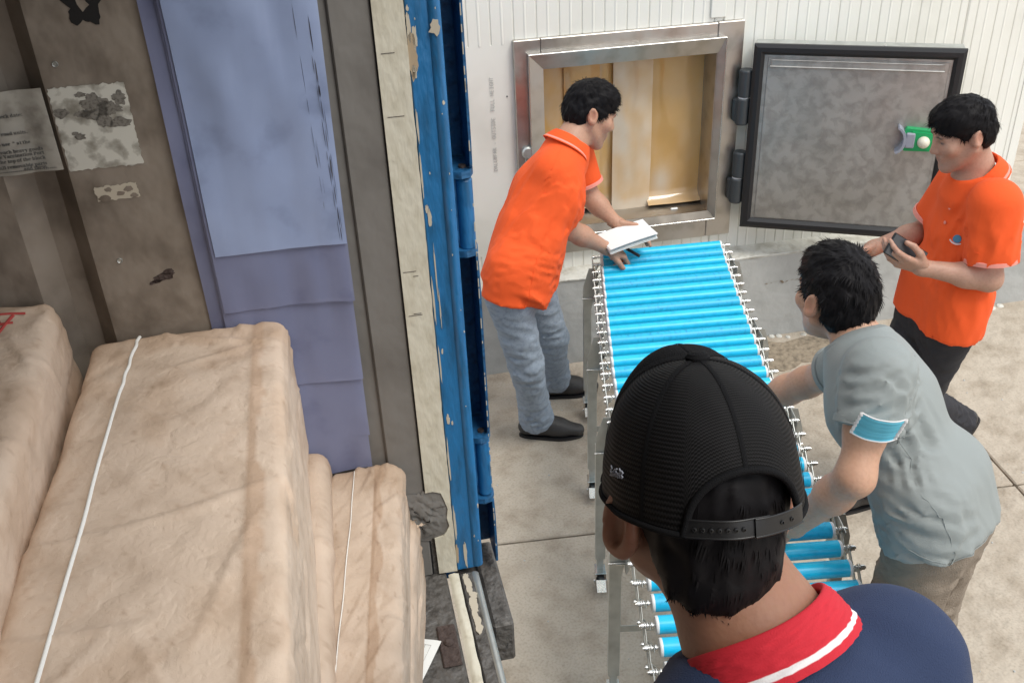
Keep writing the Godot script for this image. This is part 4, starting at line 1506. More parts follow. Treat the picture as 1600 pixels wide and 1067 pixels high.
# ---------------------------------------------------------------- kraft paper sacks
func tri_noise(x: float, y: float, seed_: int) -> float:
	# straight-edged facets: random heights on a triangular lattice, joined by planes
	var sk := (x + y) * 0.36602540378
	var i := floori(x + sk)
	var j := floori(y + sk)
	var u := x + sk - i
	var v := y + sk - j
	var h := func(a: int, b: int) -> float: return float(hash(Vector3i(a, b, seed_)) % 10007) / 10007.0
	var a0: float = h.call(i, j)
	var a2: float = h.call(i + 1, j + 1)
	if u > v:
		var a1: float = h.call(i + 1, j)
		return a0 * (1.0 - u) + a1 * (u - v) + a2 * v - 0.5
	var a3: float = h.call(i, j + 1)
	return a0 * (1.0 - v) + a3 * (v - u) + a2 * u - 0.5


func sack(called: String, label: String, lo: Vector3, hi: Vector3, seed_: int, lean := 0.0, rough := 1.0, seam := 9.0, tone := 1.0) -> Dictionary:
	var mid := (lo + hi) * 0.5
	var h := (hi - lo) * 0.5
	var rc := minf(0.028, h.y * 0.5)
	var nb := noise(seed_, 2.4, 2)
	var nst := noise(seed_ + 3, 4.0, 4)
	var nsp := noise(seed_ + 4, 40.0, 3)
	var peri := 4.0 * (h.x + h.y - 2.0 * rc) + TAU * rc
	var lr := RandomNumberGenerator.new()
	lr.seed = seed_
	var lines := []
	for k in 46:
		var turn := lr.randfn(0.0, 0.55) + (PI * 0.5 if k % 5 else 0.0)
		lines.append([lr.randf_range(0.0, peri * 0.56), lr.randf_range(-h.z, h.z * 0.8), cos(turn), sin(turn), lr.randf_range(0.05, 0.24), lr.randf_range(0.012, 0.045), lr.randf_range(0.0014, 0.0050) * (1.0 if lr.randf() < 0.7 else -1.0)])
	# puckers where the ends are folded in
	for k in 16:
		var turn := PI * 0.5 + lr.randfn(0.0, 0.25)
		lines.append([lr.randf_range(0.0, peri * 0.56), -h.z + lr.randf_range(0.0, 0.05), cos(turn), sin(turn), lr.randf_range(0.05, 0.13), lr.randf_range(0.010, 0.03), lr.randf_range(0.002, 0.0045)])
	# s runs round the section from the middle of the right side upwards, w along the sack
	var point := func(s: float, t: float, push: float) -> Vector3:
		var z := (2.0 * t - 1.0) * h.z
		var q := clampf((absf(z) - (h.z - rc)) / rc, 0.0, 0.995)
		var inset := rc * (1.0 - sqrt(1.0 - q * q))
		var d := fposmod(s, 1.0) * peri
		var px := h.x
		var py := 0.0
		var nx := 1.0
		var ny := 0.0
		var legs := [h.y - rc, rc * PI * 0.5, 2.0 * (h.x - rc), rc * PI * 0.5, 2.0 * (h.y - rc), rc * PI * 0.5, 2.0 * (h.x - rc), rc * PI * 0.5, h.y - rc]
		var k := 0
		while k < 8 and d > legs[k]:
			d -= legs[k]
			k += 1
		match k:
			0: py = d
			1, 3, 5, 7:
				var a: float = d / rc + (k / 2) * PI * 0.5
				nx = cos(a)
				ny = sin(a)
				px = (h.x - rc) * (1.0 if k == 1 or k == 7 else -1.0) + nx * rc
				py = (h.y - rc) * (1.0 if k < 4 else -1.0) + ny * rc
			2:
				px = h.x - rc - d
				py = h.y
				nx = 0.0
				ny = 1.0
			4:
				px = -h.x
				py = h.y - rc - d
				nx = -1.0
			6:
				px = -h.x + rc + d
				py = -h.y
				nx = 0.0
				ny = -1.0
			_: py = -(h.y - rc) + d
		var away := Vector3(nx, ny, signf(z) * q * 0.8).normalized()
		var g := Vector3(px - nx * inset, py - ny * inset, z)
		var arc := s * peri
		var warp := 0.10 * nb.get_noise_2d(arc * 2.2, z * 2.2)
		var e := 0.010 * (tri_noise(arc * 5.0 + z * 2.0 + warp * 3.0, z * 3.6 - arc * 1.2 + warp * 3.0, seed_))
		e += 0.004 * nb.get_noise_3dv(g)
		for c in lines:
			# long folds: a sharp edge on one side, a slope on the other
			var dx := arc - (c[0] as float)
			var dz := z - (c[1] as float)
			var al: float = dx * c[2] + dz * c[3]
			var ac: float = dz * c[2] - dx * c[3] + 0.006 * sin(al * 17.0 + c[0] * 40.0)
			var lo2: float = c[4]
			if absf(al) < lo2:
				var fade := 1.0 - pow(absf(al) / lo2, 2.0)
				var wd: float = c[5]
				if ac >= 0.0 and ac < wd:
					e += c[6] * fade * (1.0 - ac / wd)
				elif ac < 0.0 and ac > -0.005:
					e += c[6] * fade * (1.0 + ac / 0.005)
		if ny > 0.5:
			e += 0.008 * (1.0 - pow(px / h.x, 2.0))
			if px > seam:
				e += 0.0030 * smoothstep(seam, seam + 0.003, px + 0.008 * nb.get_noise_1d(z * 1.0))
		var out := g + away * (e * rough + push)
		out.x += lean * out.z
		return out + mid
	var sh := Shape.new()
	var pts := PackedVector3Array()
	var cols := PackedColorArray()
	var nu := 180
	var nv := 190
	for i in nu:
		var t := i / (nu - 1.0)
		for j in nv:
			var p: Vector3 = point.call(float(j) / nv, t, 0.0)
			pts.append(p - Vector3(mid.x, lo.y, mid.z))
			var s := smoothstep(0.10, 0.42, nst.get_noise_3dv(Vector3(p.x * 1.3, p.y * 1.3, p.z * 0.6)))
			var k := smoothstep(0.46, 0.6, nsp.get_noise_3dv(Vector3(p.x * 1.6, p.y * 1.6, p.z * 0.5)))
			var streak := smoothstep(0.30, 0.5, nsp.get_noise_3dv(Vector3(p.x * 0.9 + p.z * 0.5, p.y, (p.z - p.x) * 0.07) + Vector3(7, 0, 0)))
			var pale := smoothstep(0.15, 0.5, nst.get_noise_3dv(Vector3(p.x * 1.6, p.y * 1.6, p.z) + Vector3(40, 0, 0)))
			var cc := Color(1.04, 1.04, 1.04).lerp(Color(0.80, 0.73, 0.66), s * 0.5)
			cc = cc.lerp(Color(1.14, 1.15, 1.17), pale * 0.6)
			cc = cc.lerp(Color(0.72, 0.64, 0.57), streak * 0.35)
			var x := (p.x - mid.x - lean * (p.z - mid.z))
			if x > seam and p.y > mid.y:
				cc = cc.lerp(Color(0.78, 0.67, 0.58), 0.7 * (1.0 - smoothstep(0.016, 0.020, x - seam + 0.016 * nst.get_noise_1d(p.z * 1.6))))
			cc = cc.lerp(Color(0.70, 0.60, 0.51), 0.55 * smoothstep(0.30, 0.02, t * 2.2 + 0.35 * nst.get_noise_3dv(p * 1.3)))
			cc = cc.lerp(Color(0.55, 0.45, 0.37), k * 0.4)
			cols.append(Color(cc.r * tone, cc.g * tone, cc.b * tone))  # tone under one darkens the paper of sacks that catch too much light
	sh.patch(pts, nu, nv, true, cols)
	for e in [0, nu - 1]:
		var cap := PackedVector3Array()
		var cc := PackedColorArray()
		var mid2 := Vector3.ZERO
		for j in nv:
			mid2 += pts[e * nv + j] / nv
		var ce := noise(seed_ + 20, 5.0, 2)
		for i in 12:
			for j in nv:
				var q: Vector3 = pts[e * nv + j].lerp(mid2, i / 11.0)
				cap.append(q + Vector3(0, 0, (0.012 * ce.get_noise_2d(q.x * 2.0, q.y * 2.0) + 0.004 * tri_noise(q.x * 16.0, q.y * 16.0, seed_)) * minf(1.0, i / 2.0)))
				cc.append(cols[e * nv + j])
		sh.patch(cap, 12, nv, true, cc, Vector2.ONE, Vector3(0, 0, -1 if e == 0 else 1))
	var root := thing(called, label, "sack", con(mid.x, lo.y, mid.z), CON_YAW, "kraft paper sacks stacked in the container")
	part("paper_wrap", sh.mesh(), M.kraft, root)
	# where on the section the top face has this x
	var top := func(x: float) -> float: return (h.y - rc + rc * PI * 0.5 + h.x - rc - x) / peri
	return {"root": root, "point": point, "off": Vector3(mid.x, lo.y, mid.z), "top": top, "peri": peri}


func strip_on(s: Dictionary, called: String, material: Material, path: Array, width: float, lift: float, steps := 90, wob := 0.0) -> void:
	# path of [x on the top face, t] followed over the wrap
	var sh := Shape.new()
	var pts := PackedVector3Array()
	var n := noise(777, 3.0, 3)
	for i in steps:
		var f := i / (steps - 1.0) * (path.size() - 1)
		var k := mini(int(f), path.size() - 2)
		var a: Array = path[k]
		var b: Array = path[k + 1]
		var x: float = lerpf(a[0], b[0], f - k) + wob * n.get_noise_1d(i * 0.08)
		var t: float = lerpf(a[1], b[1], f - k)
		var dx: float = b[0] - a[0]
		var dt: float = (b[1] - a[1]) * 1.05
		for j in 5:
			var o := width * (j - 2) * 0.25
			var l := Vector2(dx, dt).length()
			var pe: Vector3 = s.point.call(s.top.call(x - o * dt / l), t + o * dx / l / 1.05, lift * (0.4 if j == 0 or j == 4 else 1.0))
			pts.append(pe - s.off)
	# paper tape and thread lie taut: even them out along their run
	for turn in 3:
		var was := pts.duplicate()
		for i in steps:
			for j in 5:
				var acc := Vector3.ZERO
				var cnt := 0.0
				for o in range(-3, 4):
					var q := clampi(i + o, 0, steps - 1)
					acc += was[q * 5 + j]
					cnt += 1.0
				pts[i * 5 + j] = acc / cnt
	sh.patch(pts, steps, 5, false, null, Vector2.ONE, Vector3(0.2, 1, 0.1))
	part(called, sh.mesh(), material, s.root)


func build_sacks() -> void:  # last argument, where given, paints a sack darker to even out the lighting
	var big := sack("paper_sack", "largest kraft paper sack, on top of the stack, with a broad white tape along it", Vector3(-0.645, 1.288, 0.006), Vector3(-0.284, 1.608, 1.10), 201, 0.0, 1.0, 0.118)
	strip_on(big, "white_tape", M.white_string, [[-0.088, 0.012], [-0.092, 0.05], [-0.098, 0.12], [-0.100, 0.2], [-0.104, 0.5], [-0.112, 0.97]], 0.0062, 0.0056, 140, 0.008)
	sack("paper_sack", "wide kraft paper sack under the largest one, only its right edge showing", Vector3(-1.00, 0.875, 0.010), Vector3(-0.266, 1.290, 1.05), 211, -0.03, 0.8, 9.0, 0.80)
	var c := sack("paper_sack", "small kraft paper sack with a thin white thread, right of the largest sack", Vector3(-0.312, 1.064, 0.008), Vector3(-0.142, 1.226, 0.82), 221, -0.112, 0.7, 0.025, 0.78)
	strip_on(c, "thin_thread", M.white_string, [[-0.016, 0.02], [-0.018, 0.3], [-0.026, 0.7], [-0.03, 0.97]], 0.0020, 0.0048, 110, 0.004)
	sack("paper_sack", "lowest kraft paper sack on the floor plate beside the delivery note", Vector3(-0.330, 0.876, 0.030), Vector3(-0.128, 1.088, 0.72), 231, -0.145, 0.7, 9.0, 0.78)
	var l := sack("paper_sack", "kraft paper sack with red print at the left edge, beside the largest sack", Vector3(-1.06, 1.290, 0.006), Vector3(-0.648, 1.705, 1.05), 241, 0.05)
	# red print on the left sack
	for q in [[[0.165, 0.050], [0.06, 0.060]], [[0.150, 0.085], [0.06, 0.095]], [[0.140, 0.05], [0.112, 0.17]], [[0.085, 0.055], [0.125, 0.085]], [[0.06, 0.10], [0.115, 0.13]]]:
		strip_on(l, "red_print", M.red_ink, q, 0.007, 0.0030, 24)
	# torn paper tuft by the post
	var tu := Shape.new()
	var n := noise(250, 6.0, 3)
	for k in 7:
		var pts := PackedVector3Array()
		var a0 := rng.randf_range(-0.6, 0.9)
		var l2 := rng.randf_range(0.025, 0.055)
		for i in 7:
			for j in 4:
				var t := i / 6.0
				var w := (0.009 + 0.004 * sin(k * 2.0)) * (1.0 - 0.45 * t) * (j / 3.0 - 0.5)
				var ang := a0 + 0.8 * t * sin(k * 1.7)
				pts.append(Vector3(sin(ang) * l2 * t + w, cos(ang) * l2 * t * 0.8 + 0.004 * n.get_noise_2d(i * 1.0, k * 9.0), 0.010 * sin(t * 3.0 + k) + 0.014 * n.get_noise_2d(j * 0.6 + k, t * 2.0)))
		tu.patch(pts, 7, 4, false, null, Vector2.ONE, Vector3(0, 0, 1))
	solo("torn_paper_tuft", tu.mesh(), M.kraft, "twisted scrap of torn brown paper sticking up behind the lowest sack", "paper scrap", con(-0.104, 1.062, 0.045), CON_YAW)
	# delivery note tucked under the lowest sack
	var note := thing("delivery_note", "white delivery note with printed digits under the lowest sack's right edge", "paper", con(-0.117, 0.8770, 0.240), CON_YAW)
	var ns := Shape.new()
	var b := Basis(Vector3.UP, -0.5)
	var o := PackedVector3Array()
	for i in 14:
		for j in 8:
			var x := -0.075 + 0.105 * j / 7.0
			var z := -0.045 + 0.21 * i / 13.0
			o.append(b * Vector3(x, 0.0025 + 0.012 * pow(i / 13.0, 2.0) + 0.003 * sin(x * 60.0), z))
	ns.patch(o, 14, 8, false, null, Vector2.ONE, Vector3.UP)
	part("sheet", ns.mesh(), M.paper, note)
	var fnt := SystemFont.new()
	fnt.font_names = PackedStringArray(["Droid Sans"])
	fnt.font_weight = 700
	for q in [["4346", 0.00034, Vector3(-0.004, 0.0072, 0.004)], ["(2)", 0.0002, Vector3(-0.002, 0.0072, -0.022)], ["08 LD", 0.00028, Vector3(-0.030, 0.0085, 0.030)]]:
		var tm := TextMesh.new()
		tm.font = fnt
		tm.text = q[0]
		tm.font_size = 40
		tm.pixel_size = q[1]
		tm.depth = 0.0003
		part("printed_digits", tm, M.ink if q[1] > 0.0003 else M.faint_ink, note, b * q[2], (Basis(Vector3.UP, -0.5 + PI / 2) * Basis(Vector3.RIGHT, -PI / 2)).get_euler())
	var rule := Shape.new()
	rule.box(Vector3(0.012, 0.0062, -0.028), Vector3(0.0128, 0.0066, 0.12), 0.0, Transform3D(b, Vector3.ZERO))
	rule.box(Vector3(-0.06, 0.0062, -0.028), Vector3(0.0128, 0.0066, -0.0272), 0.0, Transform3D(b, Vector3.ZERO))
	part("printed_rule", rule.mesh(), M.faint_ink, note)


# ---------------------------------------------------------------- people
func facing(f: Vector3, up := Vector3.UP) -> Basis:
	# columns: right hand, up, back; the figure looks along -z
	var z := -f.normalized()
	var x := up.cross(z).normalized()
	return Basis(x, z.cross(x).normalized(), z)


func head_ops(F: Field, c: Vector3, b: Basis, s := 1.0) -> void:
	var at := func(x: float, y: float, z: float) -> Vector3: return c + b * (Vector3(x, y, z) * s)
	F.ell(at.call(0, 0.030, 0.012), b, Vector3(0.076, 0.088, 0.097) * s, 0.02)
	F.ell(at.call(0, -0.040, -0.030), b, Vector3(0.060, 0.078, 0.066) * s, 0.03)
	for e in [-1.0, 1.0]:
		F.cap(at.call(e * 0.056, -0.045, 0.004), at.call(e * 0.018, -0.100, -0.070), 0.020 * s, 0.019 * s, 0.025)
		F.ell(at.call(e * 0.040, -0.018, -0.068), b, Vector3(0.026, 0.024, 0.022) * s, 0.025)
	F.ball(at.call(0, -0.102, -0.078), 0.019 * s, 0.02)
	F.cap(at.call(-0.036, 0.026, -0.080), at.call(0.036, 0.026, -0.080), 0.013 * s, 0.013 * s, 0.02)
	for e in [-1.0, 1.0]:
		F.ell(at.call(e * 0.031, 0.008, -0.097), b, Vector3(0.018, 0.011, 0.016) * s, 0.014, true)
		F.ball(at.call(e * 0.031, 0.008, -0.076), 0.0135 * s, 0.004)
	F.cap(at.call(0, 0.018, -0.090), at.call(0, -0.026, -0.110), 0.008 * s, 0.0115 * s, 0.012)
	for e in [-1.0, 1.0]:
		F.ball(at.call(e * 0.0125, -0.030, -0.100), 0.0092 * s, 0.009)
	F.cap(at.call(-0.018, -0.058, -0.091), at.call(0.018, -0.058, -0.091), 0.0075 * s, 0.0075 * s, 0.010)
	F.cap(at.call(-0.015, -0.071, -0.089), at.call(0.015, -0.071, -0.089), 0.008 * s, 0.008 * s, 0.009)
	F.cap(at.call(-0.016, -0.0648, -0.100), at.call(0.016, -0.0648, -0.100), 0.0022 * s, 0.0024 * s, 0.005, Vector3.ZERO, 1.0, false, false, true)


func ear_ops(F: Field, c: Vector3, b: Basis, s := 1.0, e := 1.0, big := 1.0) -> void:
	var tilt := b * Basis(Vector3.RIGHT, 0.18) * Basis(Vector3.UP, -e * 0.42)
	var o := c + b * (Vector3(e * (0.083 + 0.006 * (big - 1.0) * 3.0), -0.012 * (big - 1.0) * 3.0, 0.020) * s)
	F.ell(o, tilt, Vector3(0.0085, 0.031, 0.0185) * s * big, 0.008)
	F.ell(o + tilt * (Vector3(e * 0.001, -0.022, -0.008) * s), tilt, Vector3(0.0075, 0.012, 0.011) * s, 0.008)
	F.ell(c + b * (Vector3(e * 0.076, -0.002, 0.006) * s), tilt, Vector3(0.012, 0.022, 0.012) * s, 0.01)
	F.ell(o + tilt * (Vector3(e * 0.0085, 0.004, -0.002) * s), tilt, Vector3(0.0075, 0.0205, 0.0115) * s * big, 0.004, true)


func hand_ops(F: Field, w: Vector3, d: Vector3, palm: Vector3, thumb: float, curl: Array, s := 1.0, spread := 1.0) -> void:
	d = d.normalized()
	palm = (palm - d * palm.dot(d)).normalized()
	var side := d.cross(palm).normalized() * thumb     # towards the thumb
	var k := 0.010
	var offs := [0.030, 0.0105, -0.0095, -0.0285]
	var lens := [[0.042, 0.025, 0.021], [0.046, 0.029, 0.022], [0.042, 0.027, 0.021], [0.033, 0.020, 0.018]]
	F.cap(w - d * 0.02 * s, w + d * 0.012 * s, 0.026 * s, 0.027 * s, 0.02, palm, 1.35)
	for i in 4:
		var kn: Vector3 = w + (d * (0.084 - 0.005 * absf(i - 1.2)) + side * offs[i] * spread - palm * 0.002) * s
		F.cap(w + (d * 0.012 + side * offs[i] * 0.55) * s, kn, 0.0155 * s, 0.0118 * s, k, palm, 1.1)
		var p := kn
		var ang := 0.0
		var fan: Vector3 = side * (offs[i] * 2.0 * (spread - 0.6))
		for j in 3:
			ang += curl[j] * (1.0 + 0.12 * (i - 1.5))
			var dir: Vector3 = ((d + fan) * cos(ang) + palm * sin(ang)).normalized()
			var q: Vector3 = p + dir * lens[i][j] * s
			F.cap(p, q, (0.0098 - 0.0009 * j - (0.001 if i == 3 else 0.0)) * s, (0.0092 - 0.0010 * j - (0.001 if i == 3 else 0.0)) * s, 0.0035)
			p = q
	var t0 := w + (d * 0.018 + side * 0.024 + palm * 0.006) * s
	var t1 := t0 + (d * 0.034 + side * 0.024 + palm * 0.014) * s
	var t2 := t1 + (d * 0.027 + side * 0.004 + palm * 0.014) * s
	var t3 := t2 + (d * 0.022 - side * 0.006 + palm * 0.008) * s
	F.cap(t0, t1, 0.0155 * s, 0.0125 * s, 0.010)
	F.cap(t1, t2, 0.0115 * s, 0.0105 * s, 0.004)
	F.cap(t2, t3, 0.0105 * s, 0.0085 * s, 0.003)


func skin_paint(c: Vector3, b: Basis, tone: Color, s := 1.0) -> Callable:
	var n := noise(900, 14.0, 3)
	return func(p: Vector3, nn: Vector3) -> Color:
		var q := (p - c) * b / s
		var col := tone
		var k := 1.0 + 0.10 * n.get_noise_3dv(p)
		col = Color(col.r * k, col.g * k, col.b * k)
		if q.length_squared() < 0.03:
			var warm := maxf(exp(-pow((absf(q.x) - 0.04) / 0.02, 2.0) - pow((q.y + 0.022) / 0.02, 2.0)), exp(-pow((absf(q.x) - 0.086) / 0.014, 2.0) - pow(q.y / 0.03, 2.0)))
			col = col.lerp(Color(tone.r * 1.08, tone.g * 0.80, tone.b * 0.74), warm * 0.5)
			if q.z < -0.05:
				var lip := exp(-pow(q.x / 0.017, 4.0) - pow((q.y + 0.0645) / 0.0095, 4.0)) * smoothstep(-0.070, -0.085, q.z)
				col = col.lerp(Color(0.28, 0.095, 0.08), lip * 0.75)
				var brow := exp(-pow((absf(q.x) - 0.032) / 0.020, 4.0) - pow((q.y - 0.030 + 0.12 * absf(absf(q.x) - 0.034)) / 0.0048, 4.0))
				col = col.lerp(Color(0.018, 0.014, 0.012), brow * 0.85)
				var eye := exp(-pow((absf(q.x) - 0.031) / 0.0135, 4.0) - pow((q.y - 0.007) / 0.0042, 4.0))
				col = col.lerp(Color(0.03, 0.022, 0.02), eye * 0.9)
				var beard := exp(-pow((q.y + 0.085) / 0.034, 4.0)) * smoothstep(0.02, -0.04, q.z)
				col = col.lerp(Color(tone.r * 0.80, tone.g * 0.82, tone.b * 0.84), beard * 0.35)
		return col


func hair_mesh(c: Vector3, b: Basis, off: Vector3, s: float, seed_: int, style := 0, strands := 5200) -> ArrayMesh:
	var F := Field.new()
	var at := func(x: float, y: float, z: float) -> Vector3: return c + b * (Vector3(x, y, z) * s)
	F.ell(at.call(0, 0.036, 0.012), b, Vector3(0.0815, 0.090, 0.1015) * s, 0.02)
	F.ell(at.call(0, -0.030 if style == 2 else -0.012, 0.052 if style == 2 else 0.046), b, Vector3(0.066 if style == 2 else 0.070, 0.074, 0.060) * s, 0.03)
	if style != 2:
		F.ell(at.call(0, 0.078, -0.018), b, Vector3(0.068, 0.054, 0.078) * s, 0.03)
	# the face and neck stay free
	F.ell(at.call(0, -0.050, -0.085), b, Vector3(0.105, 0.098 if style != 3 else 0.092, 0.078) * s, 0.012, true)
	F.ell(at.call(0, 0.020, -0.130), b, Vector3(0.075, 0.052, 0.05) * s, 0.01, true)
	for e in [-1.0, 1.0]:
		F.ell(at.call(e * 0.086, -0.008, 0.016), b, Vector3(0.03, 0.034, 0.024) * s, 0.008, true)
		F.ell(at.call(e * 0.080, -0.070, 0.004 if style == 2 else -0.012), b, Vector3(0.05, 0.060, 0.058 if style == 2 else 0.050) * s, 0.012, true)
	F.plane(at.call(0, -0.064 if style == 2 else -0.066, 0.05), b * Vector3(0, -1, -0.45 if style == 2 else 0.25))
	var sc := Basis(Vector3(1, 0, 0), Vector3(0, 1, 0), Vector3(0, 0, 1)).scaled(Vector3(1, 1, 1))
	var nz := noise(seed_, 34.0, 3)
	var sq := b.transposed()
	sq = Basis.from_scale(Vector3(1.6, 0.7, 0.6)) * sq
	F.folds(c, 0.4, sq, (0.004 if style == 2 else 0.008) * s, nz)
	var sh := Shape.new()
	F.build(sh, 0.0042, off)
	# strands over the surface
	var r := RandomNumberGenerator.new()
	r.seed = seed_
	var nf := noise(seed_ + 5, 9.0, 2)
	var count := sh.v.size()
	var crown: Vector3 = at.call(0.012, 0.12, 0.055)
	for i in strands:
		var k := r.randi() % count
		var p := sh.v[k] + off
		var nn := sh.n[k]
		var away := p - crown
		var flow := (away - nn * away.dot(nn)).normalized()
		var q := (p - c) * b / s
		if style == 2 and (q.y > -0.012 - 0.25 * q.z or q.y < -0.075) and not (absf(q.x) < 0.045 and q.z > 0.06 and q.y < 0.05):
			continue
		if style == 1 or style == 0:
			# swept forward on top
			flow = (flow + b * Vector3(0.25 * nf.get_noise_3dv(p), 0, -0.8 * smoothstep(0.02, 0.09, q.y))).normalized()
		flow = (flow + (0.12 if style == 2 else 0.55) * Vector3(nf.get_noise_3dv(p * 2.0), nf.get_noise_3dv(p * 2.0 + Vector3(9, 0, 0)), nf.get_noise_3dv(p * 2.0 + Vector3(0, 9, 0)))).normalized()
		flow = (flow - nn * flow.dot(nn) + nn * (0.03 + (0.06 if style == 2 else 0.22) * r.randf() * r.randf())).normalized()
		var low := smoothstep(0.02, -0.05, q.y)
		if style != 2 and r.randf() < 0.05:
			flow = (flow + nn * 0.5).normalized()
		var l := (0.012 + 0.016 * r.randf()) * s * lerpf(1.0, 0.5, low)
		var w := (0.0006 + 0.0006 * r.randf()) * s
		var side := flow.cross(nn).normalized() * w
		var a := p - off - nn * 0.002
		var m := a + flow * l * 0.55 + nn * 0.0015
		var e := a + flow * l + Vector3(0, -0.004, 0) * r.randf()
		var kk := sh.v.size()
		sh.vert(a - side, nn)
		sh.vert(a + side, nn)
		sh.vert(m - side * 0.8, nn)
		sh.vert(m + side * 0.8, nn)
		sh.vert(e, nn)
		for t in [[0, 1, 2], [1, 3, 2], [2, 3, 4]]:
			var g := (sh.v[kk + t[2]] - sh.v[kk + t[0]]).cross(sh.v[kk + t[1]] - sh.v[kk + t[0]])
			if g.dot(nn) >= 0.0:
				sh.tri(kk + t[0], kk + t[1], kk + t[2])
			else:
				sh.tri(kk + t[0], kk + t[2], kk + t[1])
	return sh.mesh()


# body under and outside the clothes, as one mesh
func body_mesh(J: Dictionary, off: Vector3, tone: Color) -> ArrayMesh:
	var sh := Shape.new()
	var hb: Basis = J.hb
	var paint := skin_paint(J.head, hb, tone, J.hs)
	var H := Field.new()
	head_ops(H, J.head, hb, J.hs)
	for e in [-1.0, 1.0]:
		ear_ops(H, J.head, hb, J.hs, e, J.get("ear", 1.0))
	var nk: Vector3 = J.head + hb * (Vector3(0, -0.035, 0.028) * J.hs)
	var kn: float = J.hs * J.get("nr", 1.0)
	H.cap(nk, J.neck, 0.052 * kn, 0.060 * kn, 0.025)
	H.cap(J.neck, J.neck + (J.chest - J.neck) * 0.4, 0.060 * kn, 0.085 * J.hs, 0.03)
	H.build(sh, J.get("hcell", 0.0042), off, paint)
	for e in ["R", "L"]:
		var A := Field.new()
		var s: Vector3 = J["sh" + e]
		var el: Vector3 = J["el" + e]
		var wr: Vector3 = J["wr" + e]
		var kx: float = J.get("arm", 1.0)
		A.cap(s, s.lerp(el, 0.55), 0.046 * kx, 0.044 * kx, 0.02)
		A.cap(s.lerp(el, 0.5), el, 0.043 * kx, 0.036 * kx, 0.02)
		A.cap(el, el.lerp(wr, 0.35), 0.037 * kx, 0.040 * kx, 0.03)
		A.cap(el.lerp(wr, 0.3), wr, 0.039 * kx, 0.0245 * kx, 0.02)
		if J.has("hand" + e):
			A.cap(wr, wr + (J["hand" + e][0] as Vector3).normalized() * 0.012, 0.0255, 0.0265, 0.015)
		A.build(sh, 0.0065, off, paint)
		if J.has("hand" + e):
			var q: Array = J["hand" + e]
			var G := Field.new()
			hand_ops(G, wr, q[0], q[1], q[2], q[3], q[4] if q.size() > 4 else 0.95, q[5] if q.size() > 5 else 1.0)
			G.build(sh, 0.0034, off, paint, 0.008)
	var T := Field.new()
	var tr: float = J.get("trunk", 0.062)
	T.cap(J.hip, J.chest, tr, tr, 0.03)
	T.cap(J.chest, J.neck.lerp(J.chest, 0.3), tr, tr * 0.85, 0.03)
	T.cap(J.shR, J.shL, 0.05, 0.05, 0.05)
	for e in ["R", "L"]:
		T.cap(J["hip" + e], J["kn" + e], 0.070, 0.050, 0.03)
		T.cap(J["kn" + e], J["an" + e], 0.048, 0.036, 0.02)
		T.cap(J["an" + e], J["an" + e] + J["toe" + e] * 0.06 + Vector3(0, -0.02, 0), 0.036, 0.030, 0.02)
	T.build(sh, 0.016, off, paint, 0.02)
	return sh.mesh()


func shoe_mesh(an: Vector3, toe: Vector3, pitch: float, off: Vector3, s := 1.0) -> ArrayMesh:
	# ankle point, flat toe direction, heel lifted by pitch
	var d := toe.normalized()
	var b := facing(d) * Basis(Vector3.RIGHT, -pitch)
	var at := func(x: float, y: float, z: float) -> Vector3: return an + b * (Vector3(x, y, z) * s)
	var F := Field.new()
	F.cap(at.call(0, -0.045, 0.045), at.call(0, -0.052, -0.10), 0.036 * s, 0.036 * s, 0.02, b.y, 1.0)
	F.cap(at.call(0, -0.050, -0.08), at.call(0.004, -0.062, -0.175), 0.042 * s, 0.031 * s, 0.03, b.y, 1.25)
	F.cap(at.call(0, 0.0, 0.012), at.call(0, -0.03, -0.01), 0.042 * s, 0.044 * s, 0.02)
	F.cap(at.call(0, -0.01, -0.02), at.call(0, -0.045, -0.09), 0.036 * s, 0.034 * s, 0.02)
	F.plane(at.call(0, -0.088, 0), -b.y)
	F.plane(at.call(0, 0.022, 0), b.y)
	var sh := Shape.new()
	F.build(sh, 0.006, off)
	var so := Shape.new()
	var pts := PackedVector2Array()
	for i in 28:
		var t := TAU * i / 28.0
		var z := 0.140 * cos(t) + 0.062
		var x := (0.040 + 0.010 * smoothstep(0.02, 0.13, z) - 0.004 * smoothstep(0.06, -0.02, z)) * sin(t)
		pts.append(Vector2(x, z) * s)
	so.prism(pts, -0.096 * s, -0.082 * s, Transform3D(Basis(b.x, -b.z, b.y), an - off))
	sh.mesh()
	var m := ArrayMesh.new()
	sh.mesh(m, M.shoe)
	so.mesh(m, M.rubber)
	return m


